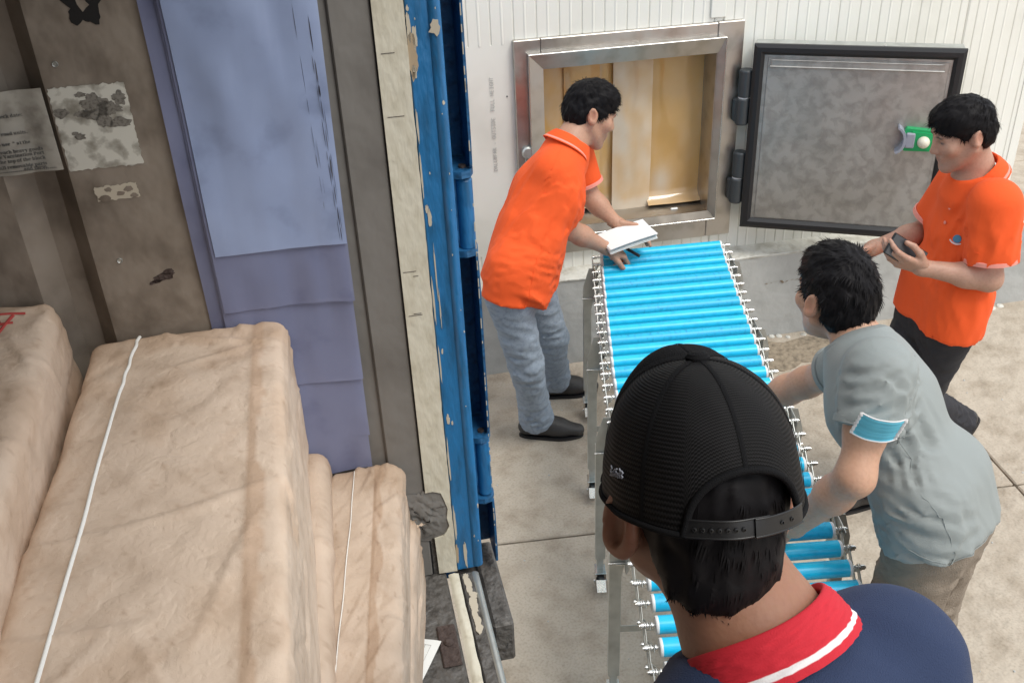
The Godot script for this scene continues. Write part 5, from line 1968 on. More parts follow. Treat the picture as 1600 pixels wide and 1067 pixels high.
func collar_mesh(c: Vector3, axis: Vector3, back: Vector3, r: float, stand: float, fall: float, off: Vector3, bands: Array, opening := 0.42, droop := 0.05, wide := 1.0, flare := 0.030) -> ArrayMesh:
	# turned-down polo collar round the neck; bands are [row share, colour]
	axis = axis.normalized()
	back = (back - axis * back.dot(axis)).normalized()
	var side := axis.cross(back)
	var nv := 72
	var rows := 70
	var sh := Shape.new()
	var pts := PackedVector3Array()
	var cols := PackedColorArray()
	var n := noise(77, 6.0, 2)
	for i in rows:
		var t := i / (rows - 1.0)
		for j in nv:
			var a := lerpf(-PI + opening, PI - opening, j / (nv - 1.0))
			var front := 0.5 - 0.5 * cos(a)
			var tip := smoothstep(0.62, 1.0, absf(a) / (PI - opening))
			var dirv := back * cos(a) + side * sin(a) * wide
			var h: float
			var rad: float
			if t < 0.28:
				var q := t / 0.28
				h = lerpf(-0.010, stand, q)
				rad = r + 0.002 * sin(q * PI) - 0.004 * q
			elif t < 0.40:
				var q := (t - 0.28) / 0.12
				h = stand + 0.005 * sin(q * PI)
				rad = r - 0.004 + 0.010 * q
			else:
				var q := (t - 0.40) / 0.60
				var fl := fall * (1.0 + 0.45 * tip)
				h = stand - fl * q * 0.82
				rad = r + 0.006 + flare * pow(q, 0.85) + 0.002 * n.get_noise_2d(a * 1.2, q)
			pts.append(c + dirv * rad + axis * (h - droop * front * front) - off)
			var col := Color.WHITE
			for e in bands:
				if t >= e[0]:
					col = e[1]
			cols.append(col)
	sh.patch(pts, rows, nv, false, cols)
	return sh.mesh()


func trousers(J: Dictionary, F: Field, waist: float, thigh: float, knee: float, hem: float, front: Vector3, seed_: int, amp := 1.0) -> void:
	F.cap(J.hip + J.up * 0.06, J.hip - J.up * 0.03, waist * 0.86, waist * 0.90, 0.04, front, 1.25)
	F.cap(J.hipR.lerp(J.hip, 0.35), J.hipL.lerp(J.hip, 0.35), waist * 0.74, waist * 0.74, 0.04)
	for e in ["R", "L"]:
		var h: Vector3 = J["hip" + e]
		var k: Vector3 = J["kn" + e]
		var a: Vector3 = J["an" + e]
		F.cap(h, k, thigh, knee, 0.035)
		F.cap(k, a + (k - a).normalized() * -0.015, knee * 0.98, hem, 0.03, Vector3.ZERO, 1.0, false, true)
		F.cap(a + (k - a).normalized() * 0.05, a + (k - a).normalized() * -0.02, hem * 0.98, hem * 1.12, 0.02, Vector3.ZERO, 1.0, false, true)
	for e in ["R", "L"]:
		var k: Vector3 = J["kn" + e]
		var a: Vector3 = J["an" + e]
		var h: Vector3 = J["hip" + e]
		crease(F, k, 0.20, front + Vector3(0.3, -0.25, 0.2), 0.0085 * amp, seed_, 17.0, 4.0)
		crease(F, a + Vector3(0, 0.08, 0), 0.17, front + Vector3(0.2, 0.12, -0.2), 0.0105 * amp, seed_ + 3, 21.0, 5.0)
		crease(F, h.lerp(k, 0.35), 0.20, front + Vector3(0, -0.5, 0), 0.0065 * amp, seed_ + 5, 14.0, 3.0)
	F.plane(J.hip + J.up * J.get("rise", 0.02), J.up)


# creases that run along a direction: fine across, long along
func crease(F: Field, at: Vector3, radius: float, along: Vector3, amp: float, seed_: int, across := 20.0, length := 3.5) -> void:
	var n := FastNoiseLite.new()
	n.seed = seed_
	n.noise_type = FastNoiseLite.TYPE_SIMPLEX_SMOOTH
	n.frequency = 1.0
	n.fractal_type = FastNoiseLite.FRACTAL_RIDGED
	n.fractal_octaves = 2
	n.fractal_gain = 0.35
	var a := along.normalized()
	var b := a.cross(Vector3.UP if absf(a.y) < 0.9 else Vector3.RIGHT).normalized()
	var c := a.cross(b)
	# rows of the matrix are the three directions, scaled
	var m := Basis(a * length, b * across, c * across).transposed()
	F.folds(at, radius, m, -amp, n)


# a stitched seam laid on the surface of a field
func seam_line(F: Field, path: Array, off: Vector3, r := 0.0010) -> ArrayMesh:
	var line := []
	var steps := 26
	for i in steps:
		var f := i / (steps - 1.0) * (path.size() - 1)
		var k := mini(int(f), path.size() - 2)
		var p: Vector3 = path[k].lerp(path[k + 1], f - k)
		for it in 6:
			var d := Field.value(F.ops, p)
			var g := Vector3(Field.value(F.ops, p + Vector3(0.004, 0, 0)) - d, Field.value(F.ops, p + Vector3(0, 0.004, 0)) - d, Field.value(F.ops, p + Vector3(0, 0, 0.004)) - d)
			if g.length() > 1e-6:
				p -= g.normalized() * clampf(d, -0.05, 0.05)
		line.append(p - off)
	var sh := Shape.new()
	sh.tube(line, r, 6)
	return sh.mesh()


# the shirt follows the hips down to its hem
func skirt(S: Field, J: Dictionary, r: float, share: float) -> void:
	for e in ["R", "L"]:
		var h: Vector3 = J["hip" + e]
		S.cap(h + J.up * 0.10, h.lerp(J["kn" + e], share), r, r * 1.03, 0.05, Vector3.ZERO, 1.0, false, true)


func logo_on(parent: Node, at: Vector3, nrm: Vector3, up: Vector3) -> void:
	var z := nrm.normalized()
	var x := up.cross(z).normalized()
	var tr := Transform3D(Basis(x, z.cross(x), z), at)
	var g := Shape.new()
	var o := PackedVector2Array()
	for i in 18:
		o.append(Vector2(cos(TAU * i / 18.0), sin(TAU * i / 18.0)) * 0.013)
	g.prism(o, -0.004, 0.0015, tr)
	part("printed_globe", g.mesh(), mat(lin(0.08, 0.26, 0.42), 0.8), parent)
	var w := Shape.new()
	var c := PackedVector2Array()
	for i in 9:
		var a := lerpf(3.5, 5.4, i / 8.0)
		c.append(Vector2(cos(a) * 0.024, sin(a) * 0.021 + 0.002))
	for i in 9:
		var a := lerpf(5.4, 3.5, i / 8.0)
		c.append(Vector2(cos(a) * 0.022, sin(a) * 0.0175 + 0.002))
	w.prism(c, -0.004, 0.0018, tr)
	part("white_swoosh", w.mesh(), M.white_cloth, parent)


func sleeve(F: Field, s: Vector3, el: Vector3, share: float, r0: float, r1: float, k := 0.035) -> Vector3:
	var e := s.lerp(el, share)
	F.cap(s, e, r0, r1, k, Vector3.ZERO, 1.0, false, true)
	return e


func cuff(s: Vector3, el: Vector3, share: float, r: float, w: float, off: Vector3) -> ArrayMesh:
	var e := s.lerp(el, share)
	var d := (el - s).normalized()
	var sh := Shape.new()
	sh.lathe([Vector2(r + 0.002, -w), Vector2(r + 0.0055, -w * 0.85), Vector2(r + 0.0055, 0.002), Vector2(r - 0.004, 0.003), Vector2(r - 0.012, -0.01)], e - off, d, 30)
	return sh.mesh()


func person(label: String, base: Vector3) -> Node3D:
	return thing("person", label, "person", base)


func stooping_man() -> void:
	var base := Vector3(0.12, 0.0, -3.55)
	var o := person("man in orange polo shirt and light jeans stooping over the conveyor's far end", base)
	var f := Vector3(0.83, 0, -0.55).normalized()
	var right := f.cross(Vector3.UP)
	var J := {
		"hip": Vector3(0.03, 0.83, -3.30), "chest": Vector3(0.16, 1.10, -3.46), "neck": Vector3(0.262, 1.262, -3.575), "head": Vector3(0.338, 1.352, -3.632), "hs": 0.98,
		"shR": Vector3(0.185, 1.205, -3.425), "elR": Vector3(0.243, 0.955, -3.455), "wrR": Vector3(0.398, 0.825, -3.54),
		"shL": Vector3(0.285, 1.175, -3.715), "elL": Vector3(0.345, 0.985, -3.70), "wrL": Vector3(0.452, 0.880, -3.655),
		"hipR": Vector3(-0.01, 0.80, -3.235), "hipL": Vector3(0.085, 0.80, -3.37), "knR": Vector3(0.052, 0.46, -3.28), "knL": Vector3(0.165, 0.45, -3.50),
		"anR": Vector3(0.089, 0.095, -3.430), "anL": Vector3(0.185, 0.095, -3.735), "toeR": Vector3(0.9, 0, 0.06), "toeL": Vector3(1, 0, -0.12), "up": Vector3(0.25, 0.9, -0.2).normalized(), "rise": -0.025,
	}
	J.hb = facing(Vector3(0.90, -0.42, -0.20), Vector3(0.15, 1, -0.12))
	J.handR = [Vector3(0.75, -0.45, -0.30), Vector3(-0.2, -0.9, -0.1), -1.0, [0.7, 0.95, 0.6], 0.98]
	J.handL = [Vector3(0.9, -0.3, 0.05), Vector3(0.1, -0.7, 0.7), 1.0, [0.35, 0.45, 0.3], 0.98]
	part("body", body_mesh(J, base, Color(0.50, 0.285, 0.195)), M.skin, o)
	var S := Field.new()
	var fr := Vector3(0.80, -0.45, -0.5).normalized()
	S.cap(Vector3(0.012, 0.780, -3.285), Vector3(0.085, 0.96, -3.38), 0.155, 0.146, 0.05, f, 1.28, true)
	S.cap(Vector3(0.07, 0.93, -3.365), J.chest, 0.144, 0.148, 0.05, fr, 1.42)
	S.cap(J.chest, Vector3(0.225, 1.185, -3.55), 0.148, 0.105, 0.05, fr, 1.2)
	S.cap(Vector3(0.20, 1.205, -3.47), Vector3(0.27, 1.195, -3.67), 0.070, 0.070, 0.05)
	S.cap(J.neck - Vector3(0.02, 0.03, -0.01), J.neck + Vector3(0.008, 0.010, -0.004), 0.078, 0.068, 0.04, Vector3.ZERO, 1.0, false, true)
	sleeve(S, J.shR, J.elR, 0.72, 0.078, 0.071)
	sleeve(S, J.shL, J.elL, 0.72, 0.076, 0.069)
	skirt(S, J, 0.100, 0.06)
	crease(S, Vector3(0.12, 1.08, -3.36), 0.22, Vector3(-0.5, -0.8, 0.1), 0.0095, 401, 17.0, 3.0)
	crease(S, Vector3(0.08, 0.86, -3.26), 0.20, Vector3(0.7, -0.4, -0.3), 0.0090, 402, 18.0, 3.5)
	crease(S, Vector3(0.215, 1.09, -3.42), 0.14, Vector3(0.3, -0.5, 0.1), 0.0090, 403, 20.0, 4.0)
	var sh := Shape.new()
	S.build(sh, 0.0085, base)
	var shirt := part("polo_shirt", sh.mesh(), M.orange, o)
	part("armhole_seam", seam_line(S, [Vector3(0.13, 1.13, -3.33), Vector3(0.165, 1.20, -3.36), Vector3(0.215, 1.27, -3.46)], base), M.orange, shirt)
	part("side_seam", seam_line(S, [Vector3(0.17, 1.08, -3.30), Vector3(0.10, 0.95, -3.18), Vector3(0.06, 0.78, -3.12)], base), M.orange, shirt)
	part("sleeve_cuff", cuff(J.shR, J.elR, 0.72, 0.071, 0.012, base), M.trim, shirt)
	part("sleeve_cuff", cuff(J.shL, J.elL, 0.72, 0.069, 0.012, base), M.trim, shirt)
	var og := Color(0.86, 0.098, 0.012)
	var pk := Color(0.80, 0.30, 0.24)
	var cm := mat(Color.WHITE, 0.85)
	part("collar", collar_mesh(J.neck + Vector3(-0.006, 0.004, 0.004), J.head - J.neck + Vector3(0, 0.06, 0), -f, 0.066, 0.020, 0.046, base, [[0.0, og], [0.84, pk], [0.93, og]], 0.4, 0.055), cm, shirt)
	var T := Field.new()
	trousers(J, T, 0.124, 0.081, 0.064, 0.063, f, 311, 1.1)
	var ts := Shape.new()
	T.build(ts, 0.009, base)
	var tr := part("jeans", ts.mesh(), M.jeans, o)
	for e in ["R", "L"]:
		part("shoe", shoe_mesh(J["an" + e], J["toe" + e], 0.0, base, 1.0), null, o)
	part("hair", hair_mesh(J.head, J.hb, base, 0.98, 321, 0), M.hair, o)
	# papers in his hands and the pen
	var ps := Shape.new()
	var tilt := Basis(Vector3.UP, 0.34) * Basis(Vector3(0, 0, 1), 0.14) * Basis(Vector3.RIGHT, 0.10)
	for k in 6:
		var pts := PackedVector3Array()
		for i in 8:
			for j in 8:
				var x := -0.105 + 0.21 * i / 7.0 + 0.003 * sin(k * 3.0)
				var z := -0.065 + 0.13 * j / 7.0 + 0.0025 * cos(k * 5.0)
				pts.append(tilt * Vector3(x, 0.0038 * k + 0.004 * sin(i / 7.0 * 2.6 + 0.3) + 0.0015 * sin(j * 0.8 + k * 0.4), z))
		ps.patch(pts, 8, 8, false, null, Vector2.ONE, Vector3.UP)
	solo("paper_stack", ps.mesh(), M.paper, "folded stack of white papers in the stooping man's hands over the conveyor", "papers", Vector3(0.482, 0.848, -3.575))
	var pen := Shape.new()
	pen.tube([Vector3(-0.022, 0.010, -0.022), Vector3(0.022, -0.004, 0.020)], 0.0065, 10)
	pen.tube([Vector3(-0.040, 0.016, -0.040), Vector3(-0.022, 0.010, -0.022)], [0.002, 0.0062], 10)
	solo("marker_pen", pen.mesh(), M.black, "black marker pen held beside the papers over the rollers", "pen", Vector3(0.505, 0.800, -3.535))


func phone_man() -> void:
	var base := Vector3(1.52, 0.0, -2.95)
	var o := person("man in orange polo shirt with chest emblem and dark trousers, looking at a phone", base)
	var f := Vector3(-0.95, 0, 0.20).normalized()
	var J := {
		"hip": Vector3(1.50, 0.85, -2.89), "chest": Vector3(1.525, 1.12, -2.905), "neck": Vector3(1.535, 1.345, -2.918), "head": Vector3(1.472, 1.462, -2.905), "hs": 0.885,
		"shL": Vector3(1.540, 1.285, -2.752), "elL": Vector3(1.555, 1.045, -2.715), "wrL": Vector3(1.350, 1.080, -2.745),
		"shR": Vector3(1.562, 1.250, -3.035), "elR": Vector3(1.50, 1.045, -3.09), "wrR": Vector3(1.290, 1.035, -3.00),
		"hipL": Vector3(1.52, 0.83, -2.80), "hipR": Vector3(1.485, 0.83, -2.975), "knL": Vector3(1.50, 0.475, -2.90), "knR": Vector3(1.40, 0.48, -2.93),
		"anL": Vector3(1.72, 0.27, -3.02), "anR": Vector3(1.37, 0.095, -2.88), "toeL": Vector3(-0.95, 0, 0.3), "toeR": Vector3(-1, 0, 0.15), "up": Vector3(0.02, 1, 0), "rise": -0.02, "trunk": 0.05,
	}
	J.hb = facing(Vector3(-0.96, -0.34, 0.0), Vector3(-0.12, 1, 0.0))
	J.handL = [Vector3(-0.85, 0.35, 0.05), Vector3(-0.1, 0.75, -0.65), -1.0, [0.30, 0.45, 0.35], 0.98]
	J.handR = [Vector3(-0.9, -0.30, 0.35), Vector3(0.15, -0.55, 0.8), -1.0, [0.45, 0.55, 0.4], 0.98]
	part("body", body_mesh(J, base, Color(0.47, 0.275, 0.20)), M.skin, o)
	var S := Field.new()
	S.cap(Vector3(1.508, 0.805, -2.885), Vector3(1.525, 0.95, -2.895), 0.140, 0.134, 0.05, f, 1.34, true)
	S.cap(Vector3(1.525, 0.93, -2.895), J.chest + Vector3(0.022, 0, 0), 0.134, 0.138, 0.05, f, 1.55)
	S.cap(J.chest + Vector3(0.022, 0, 0), Vector3(1.55, 1.225, -2.915), 0.138, 0.104, 0.05, f, 1.5)
	S.cap(Vector3(1.560, 1.265, -2.80), Vector3(1.560, 1.250, -3.00), 0.062, 0.060, 0.05)
	S.cap(J.neck - Vector3(0.0, 0.09, 0), J.neck + Vector3(-0.004, -0.030, 0), 0.085, 0.066, 0.04, Vector3.ZERO, 1.0, false, true)
	sleeve(S, J.shL, J.elL, 0.74, 0.080, 0.075)
	sleeve(S, J.shR, J.elR, 0.74, 0.078, 0.073)
	skirt(S, J, 0.092, 0.06)
	crease(S, Vector3(1.47, 1.10, -2.80), 0.18, Vector3(-0.4, -0.8, 0.1), 0.0095, 411, 17.0, 3.0)
	crease(S, Vector3(1.50, 0.90, -2.77), 0.20, Vector3(0.25, -0.9, 0.1), 0.0060, 412, 16.0, 3.0)
	crease(S, Vector3(1.57, 1.17, -2.73), 0.14, Vector3(-0.2, -0.7, 0.3), 0.0100, 413, 18.0, 4.0)
	var sh := Shape.new()
	S.build(sh, 0.0085, base)
	var shirt := part("polo_shirt", sh.mesh(), M.orange, o)
	part("armhole_seam", seam_line(S, [Vector3(1.50, 1.15, -2.74), Vector3(1.50, 1.22, -2.74), Vector3(1.54, 1.33, -2.80)], base), M.orange, shirt)
	part("sleeve_cuff", cuff(J.shL, J.elL, 0.74, 0.075, 0.013, base), M.trim, shirt)
	part("sleeve_cuff", cuff(J.shR, J.elR, 0.74, 0.073, 0.013, base), M.trim, shirt)
	var og := Color(0.86, 0.098, 0.012)
	var pk := Color(0.80, 0.30, 0.24)
	part("collar", collar_mesh(J.neck + Vector3(0.004, -0.004, 0.0), J.head - J.neck + Vector3(0, 0.10, 0), -f, 0.068, 0.018, 0.050, base, [[0.0, og], [0.84, pk], [0.93, og]], 0.35, 0.060), mat(Color.WHITE, 0.85), shirt)
	logo_on(shirt, Vector3(1.468, 1.150, -2.797) - base, Vector3(-0.62, 0.05, 0.78), Vector3(-0.1, 1, 0))
	for k in 2:
		var bt := Shape.new()
		bt.lathe([Vector2(0.0055, 0), Vector2(0.0055, 0.002), Vector2(0, 0.0025)], Vector3(1.462 - 0.006 * k, 1.225 - 0.05 * k, -2.872) - base, Vector3(-0.95, 0.1, 0.2).normalized(), 12)
		part("button", bt.mesh(), M.trim, shirt)
	var T := Field.new()
	trousers(J, T, 0.112, 0.076, 0.066, 0.060, f, 312, 1.1)
	var ts := Shape.new()
	T.build(ts, 0.010, base)
	part("dark_trousers", ts.mesh(), M.dark_trousers, o)
	part("shoe", shoe_mesh(J.anR, J.toeR, 0.0, base, 1.0), null, o)
	part("shoe", shoe_mesh(J.anL, J.toeL, 0.75, base, 1.0), null, o)
	part("hair", hair_mesh(J.head, J.hb, base, 0.90, 322, 1), M.hair, o)
	o.position += Vector3(-0.036, 0, 0)
	# phone
	var ph := thing("mobile_phone", "dark mobile phone held up in the left hand of the man by the door", "phone", Vector3(1.252, 1.135, -2.748))
	var bp := facing(Vector3(-0.72, 0.50, 0.10), Vector3(-0.45, 0.55, 0.72).normalized())
	var bs := Shape.new()
	bs.box(Vector3(-0.036, -0.0042, -0.076), Vector3(0.036, 0.0042, 0.076), 0.003, Transform3D(bp, Vector3.ZERO))
	part("case", bs.mesh(), M.black, ph)
	var sc := Shape.new()
	sc.box(Vector3(-0.033, 0.0043, -0.072), Vector3(0.033, 0.0050, 0.072), 0.0, Transform3D(bp, Vector3.ZERO))
	part("screen", sc.mesh(), M.screen, ph)


func grey_man() -> void:
	var base := Vector3(0.99, 0.0, -1.76)
	var o := person("man in grey T-shirt and khaki trousers bending over the conveyor, seen from behind", base)
	var f := Vector3(-0.62, 0, -0.78).normalized()
	var J := {
		"hip": Vector3(0.99, 0.945, -1.752), "chest": Vector3(0.858, 1.185, -1.872), "neck": Vector3(0.824, 1.288, -1.970), "head": Vector3(0.788, 1.370, -2.055), "hs": 1.0, "nr": 0.93,
		"shR": Vector3(0.803, 1.325, -1.785), "elR": Vector3(0.738, 1.130, -1.668), "wrR": Vector3(0.680, 0.850, -1.83),
		"shL": Vector3(0.872, 1.175, -2.060), "elL": Vector3(0.800, 1.02, -2.215), "wrL": Vector3(0.690, 0.852, -2.36),
		"hipR": Vector3(0.950, 0.92, -1.700), "hipL": Vector3(1.045, 0.92, -1.790), "knR": Vector3(0.945, 0.51, -1.765), "knL": Vector3(1.075, 0.50, -1.875),
		"anR": Vector3(0.985, 0.095, -1.70), "anL": Vector3(1.13, 0.095, -1.83), "toeR": Vector3(-0.7, 0, -0.7), "toeL": Vector3(-0.6, 0, -0.8), "up": Vector3(-0.25, 0.9, -0.25).normalized(), "rise": -0.015,
	}
	J.hb = facing(Vector3(-0.30, -0.14, -0.94), Vector3(-0.03, 1, -0.1))
	J.arm = 1.06
	J.handR = [Vector3(-0.6, -0.55, -0.5), Vector3(-0.2, -0.9, 0.2), -1.0, [0.3, 0.5, 0.4], 1.0]
	J.handL = [Vector3(-0.75, -0.5, -0.35), Vector3(-0.3, -0.9, 0.1), 1.0, [0.3, 0.5, 0.4], 1.0]
	part("body", body_mesh(J, base, Color(0.56, 0.33, 0.225)), M.skin, o)
	var S := Field.new()
	var fr := Vector3(-0.55, -0.45, -0.6).normalized()
	S.cap(Vector3(0.998, 0.890, -1.735), Vector3(0.955, 1.02, -1.790), 0.124, 0.118, 0.05, f, 1.16, true)
	S.cap(Vector3(0.955, 1.02, -1.785), J.chest, 0.118, 0.132, 0.05, fr, 1.2)
	S.cap(J.chest, Vector3(0.838, 1.240, -1.930), 0.138, 0.106, 0.05, fr, 1.2)
	S.cap(Vector3(0.820, 1.300, -1.83), Vector3(0.868, 1.200, -2.03), 0.068, 0.070, 0.05)
	S.cap(J.neck - Vector3(-0.02, 0.05, -0.03), J.neck + Vector3(-0.001, -0.012, -0.002), 0.083, 0.064, 0.04, Vector3.ZERO, 1.0, false, true)
	sleeve(S, J.shR, J.elR, 0.52, 0.078, 0.068)
	sleeve(S, J.shL, J.elL, 0.45, 0.078, 0.064)
	skirt(S, J, 0.100, 0.02)
	crease(S, Vector3(0.80, 1.28, -1.74), 0.14, Vector3(0.6, 0.35, 0.3), 0.0100, 421, 22.0, 4.0)
	crease(S, Vector3(0.85, 1.16, -1.74), 0.14, Vector3(0.4, -0.7, 0.2), 0.0090, 422, 18.0, 3.5)
	crease(S, Vector3(0.90, 0.95, -1.65), 0.17, Vector3(0.85, -0.15, 0.3), 0.0090, 423, 20.0, 3.0)
	crease(S, Vector3(1.00, 0.98, -1.66), 0.16, Vector3(0.3, -0.6, 0.1), 0.0050, 424, 14.0, 2.5)
	var sh := Shape.new()
	S.build(sh, 0.0075, base)
	var shirt := part("t_shirt", sh.mesh(), M.grey_shirt, o)
	part("side_seam", seam_line(S, [Vector3(0.82, 1.20, -1.68), Vector3(0.88, 1.10, -1.64), Vector3(0.95, 1.0, -1.60), Vector3(0.97, 0.90, -1.56)], base), M.grey_shirt, shirt)
	part("armhole_seam", seam_line(S, [Vector3(0.79, 1.22, -1.69), Vector3(0.84, 1.30, -1.72), Vector3(0.84, 1.36, -1.82)], base), M.grey_shirt, shirt)
	part("hem_seam", seam_line(S, [Vector3(0.86, 0.95, -1.62), Vector3(0.97, 0.925, -1.57), Vector3(1.10, 0.94, -1.66)], base), M.grey_shirt, shirt)
	var rib := Shape.new()
	var ax: Vector3 = (J.head - J.neck + Vector3(0, 0.02, 0)).normalized()
	rib.lathe([Vector2(0.089, -0.024), Vector2(0.084, -0.008), Vector2(0.078, 0.004), Vector2(0.071, 0.007), Vector2(0.060, 0.001), Vector2(0.057, -0.01)], J.neck + ax * 0.010 - base, (J.neck - J.chest).normalized().lerp(ax, 0.4).normalized(), 36)
	part("neck_band", rib.mesh(), M.grey_shirt, shirt)
	part("sleeve_hem", cuff(J.shR, J.elR, 0.52, 0.068, 0.014, base), M.grey_shirt, shirt)
	part("sleeve_hem", cuff(J.shL, J.elL, 0.45, 0.064, 0.014, base), M.grey_shirt, shirt)
	var T := Field.new()
	trousers(J, T, 0.128, 0.086, 0.078, 0.076, f, 313, 1.3)
	var ts := Shape.new()
	T.build(ts, 0.009, base)
	var tr := part("khaki_trousers", ts.mesh(), M.khaki, o)
	# gaping side pocket
	for e in ["R", "L"]:
		part("shoe", shoe_mesh(J["an" + e], J["toe" + e], 0.0, base, 1.05), null, o)
	part("hair", hair_mesh(J.head, J.hb, base, 1.0, 323, 3, 7000), M.hair, o)
	# blue face mask carried on the upper arm
	var mk := thing("face_mask", "light blue pleated face mask worn round the grey-shirted man's upper arm", "face mask", Vector3(0.765, 1.272, -1.660))
	var pts := PackedVector3Array()
	var bb := facing(Vector3(0.15, 0.25, -0.95), Vector3(0.15, 0.95, 0.2))
	for i in 14:
		for j in 14:
			var a := j / 13.0 - 0.5
			var c := i / 13.0 - 0.5
			pts.append(bb * Vector3(a * 0.088, c * 0.062 + 0.012 * a, 0.014 - 0.075 * a * a + 0.0025 * sin(c * 34.0) + (0.02 * maxf(0.0, a) if a > 0 else 0.0)))
	var ms := Shape.new()
	ms.patch(pts, 14, 14, false, null, Vector2.ONE, bb.z)
	part("pleated_cloth", ms.mesh(), M.mask_blue, mk)
	var ed := Shape.new()
	for side in [0, 13]:
		var line := []
		for i in 14:
			line.append(pts[i * 14 + side] + bb.z * 0.001)
		ed.tube(line, 0.0042, 8, true, bb.z, 0.4)
	for row in [0, 13]:
		var line := []
		for j in 14:
			line.append(pts[row * 14 + j] + bb.z * 0.001)
		ed.tube(line, 0.0016, 6)
	part("white_binding", ed.mesh(), M.white_cloth, mk)
	var lp := Shape.new()
	var ring := []
	var d: Vector3 = (J.elR - J.shR).normalized()
	var s1 := d.cross(Vector3.UP).normalized()
	var s2 := d.cross(s1)
	for i in 25:
		var a := TAU * i / 24.0
		ring.append(J.shR.lerp(J.elR, 0.50) + (s1 * cos(a) + s2 * sin(a)) * 0.0715 - Vector3(0.765, 1.272, -1.660))
	lp.tube(ring, 0.0014, 6, false)
	part("ear_loop", lp.mesh(), M.white_cloth, mk)


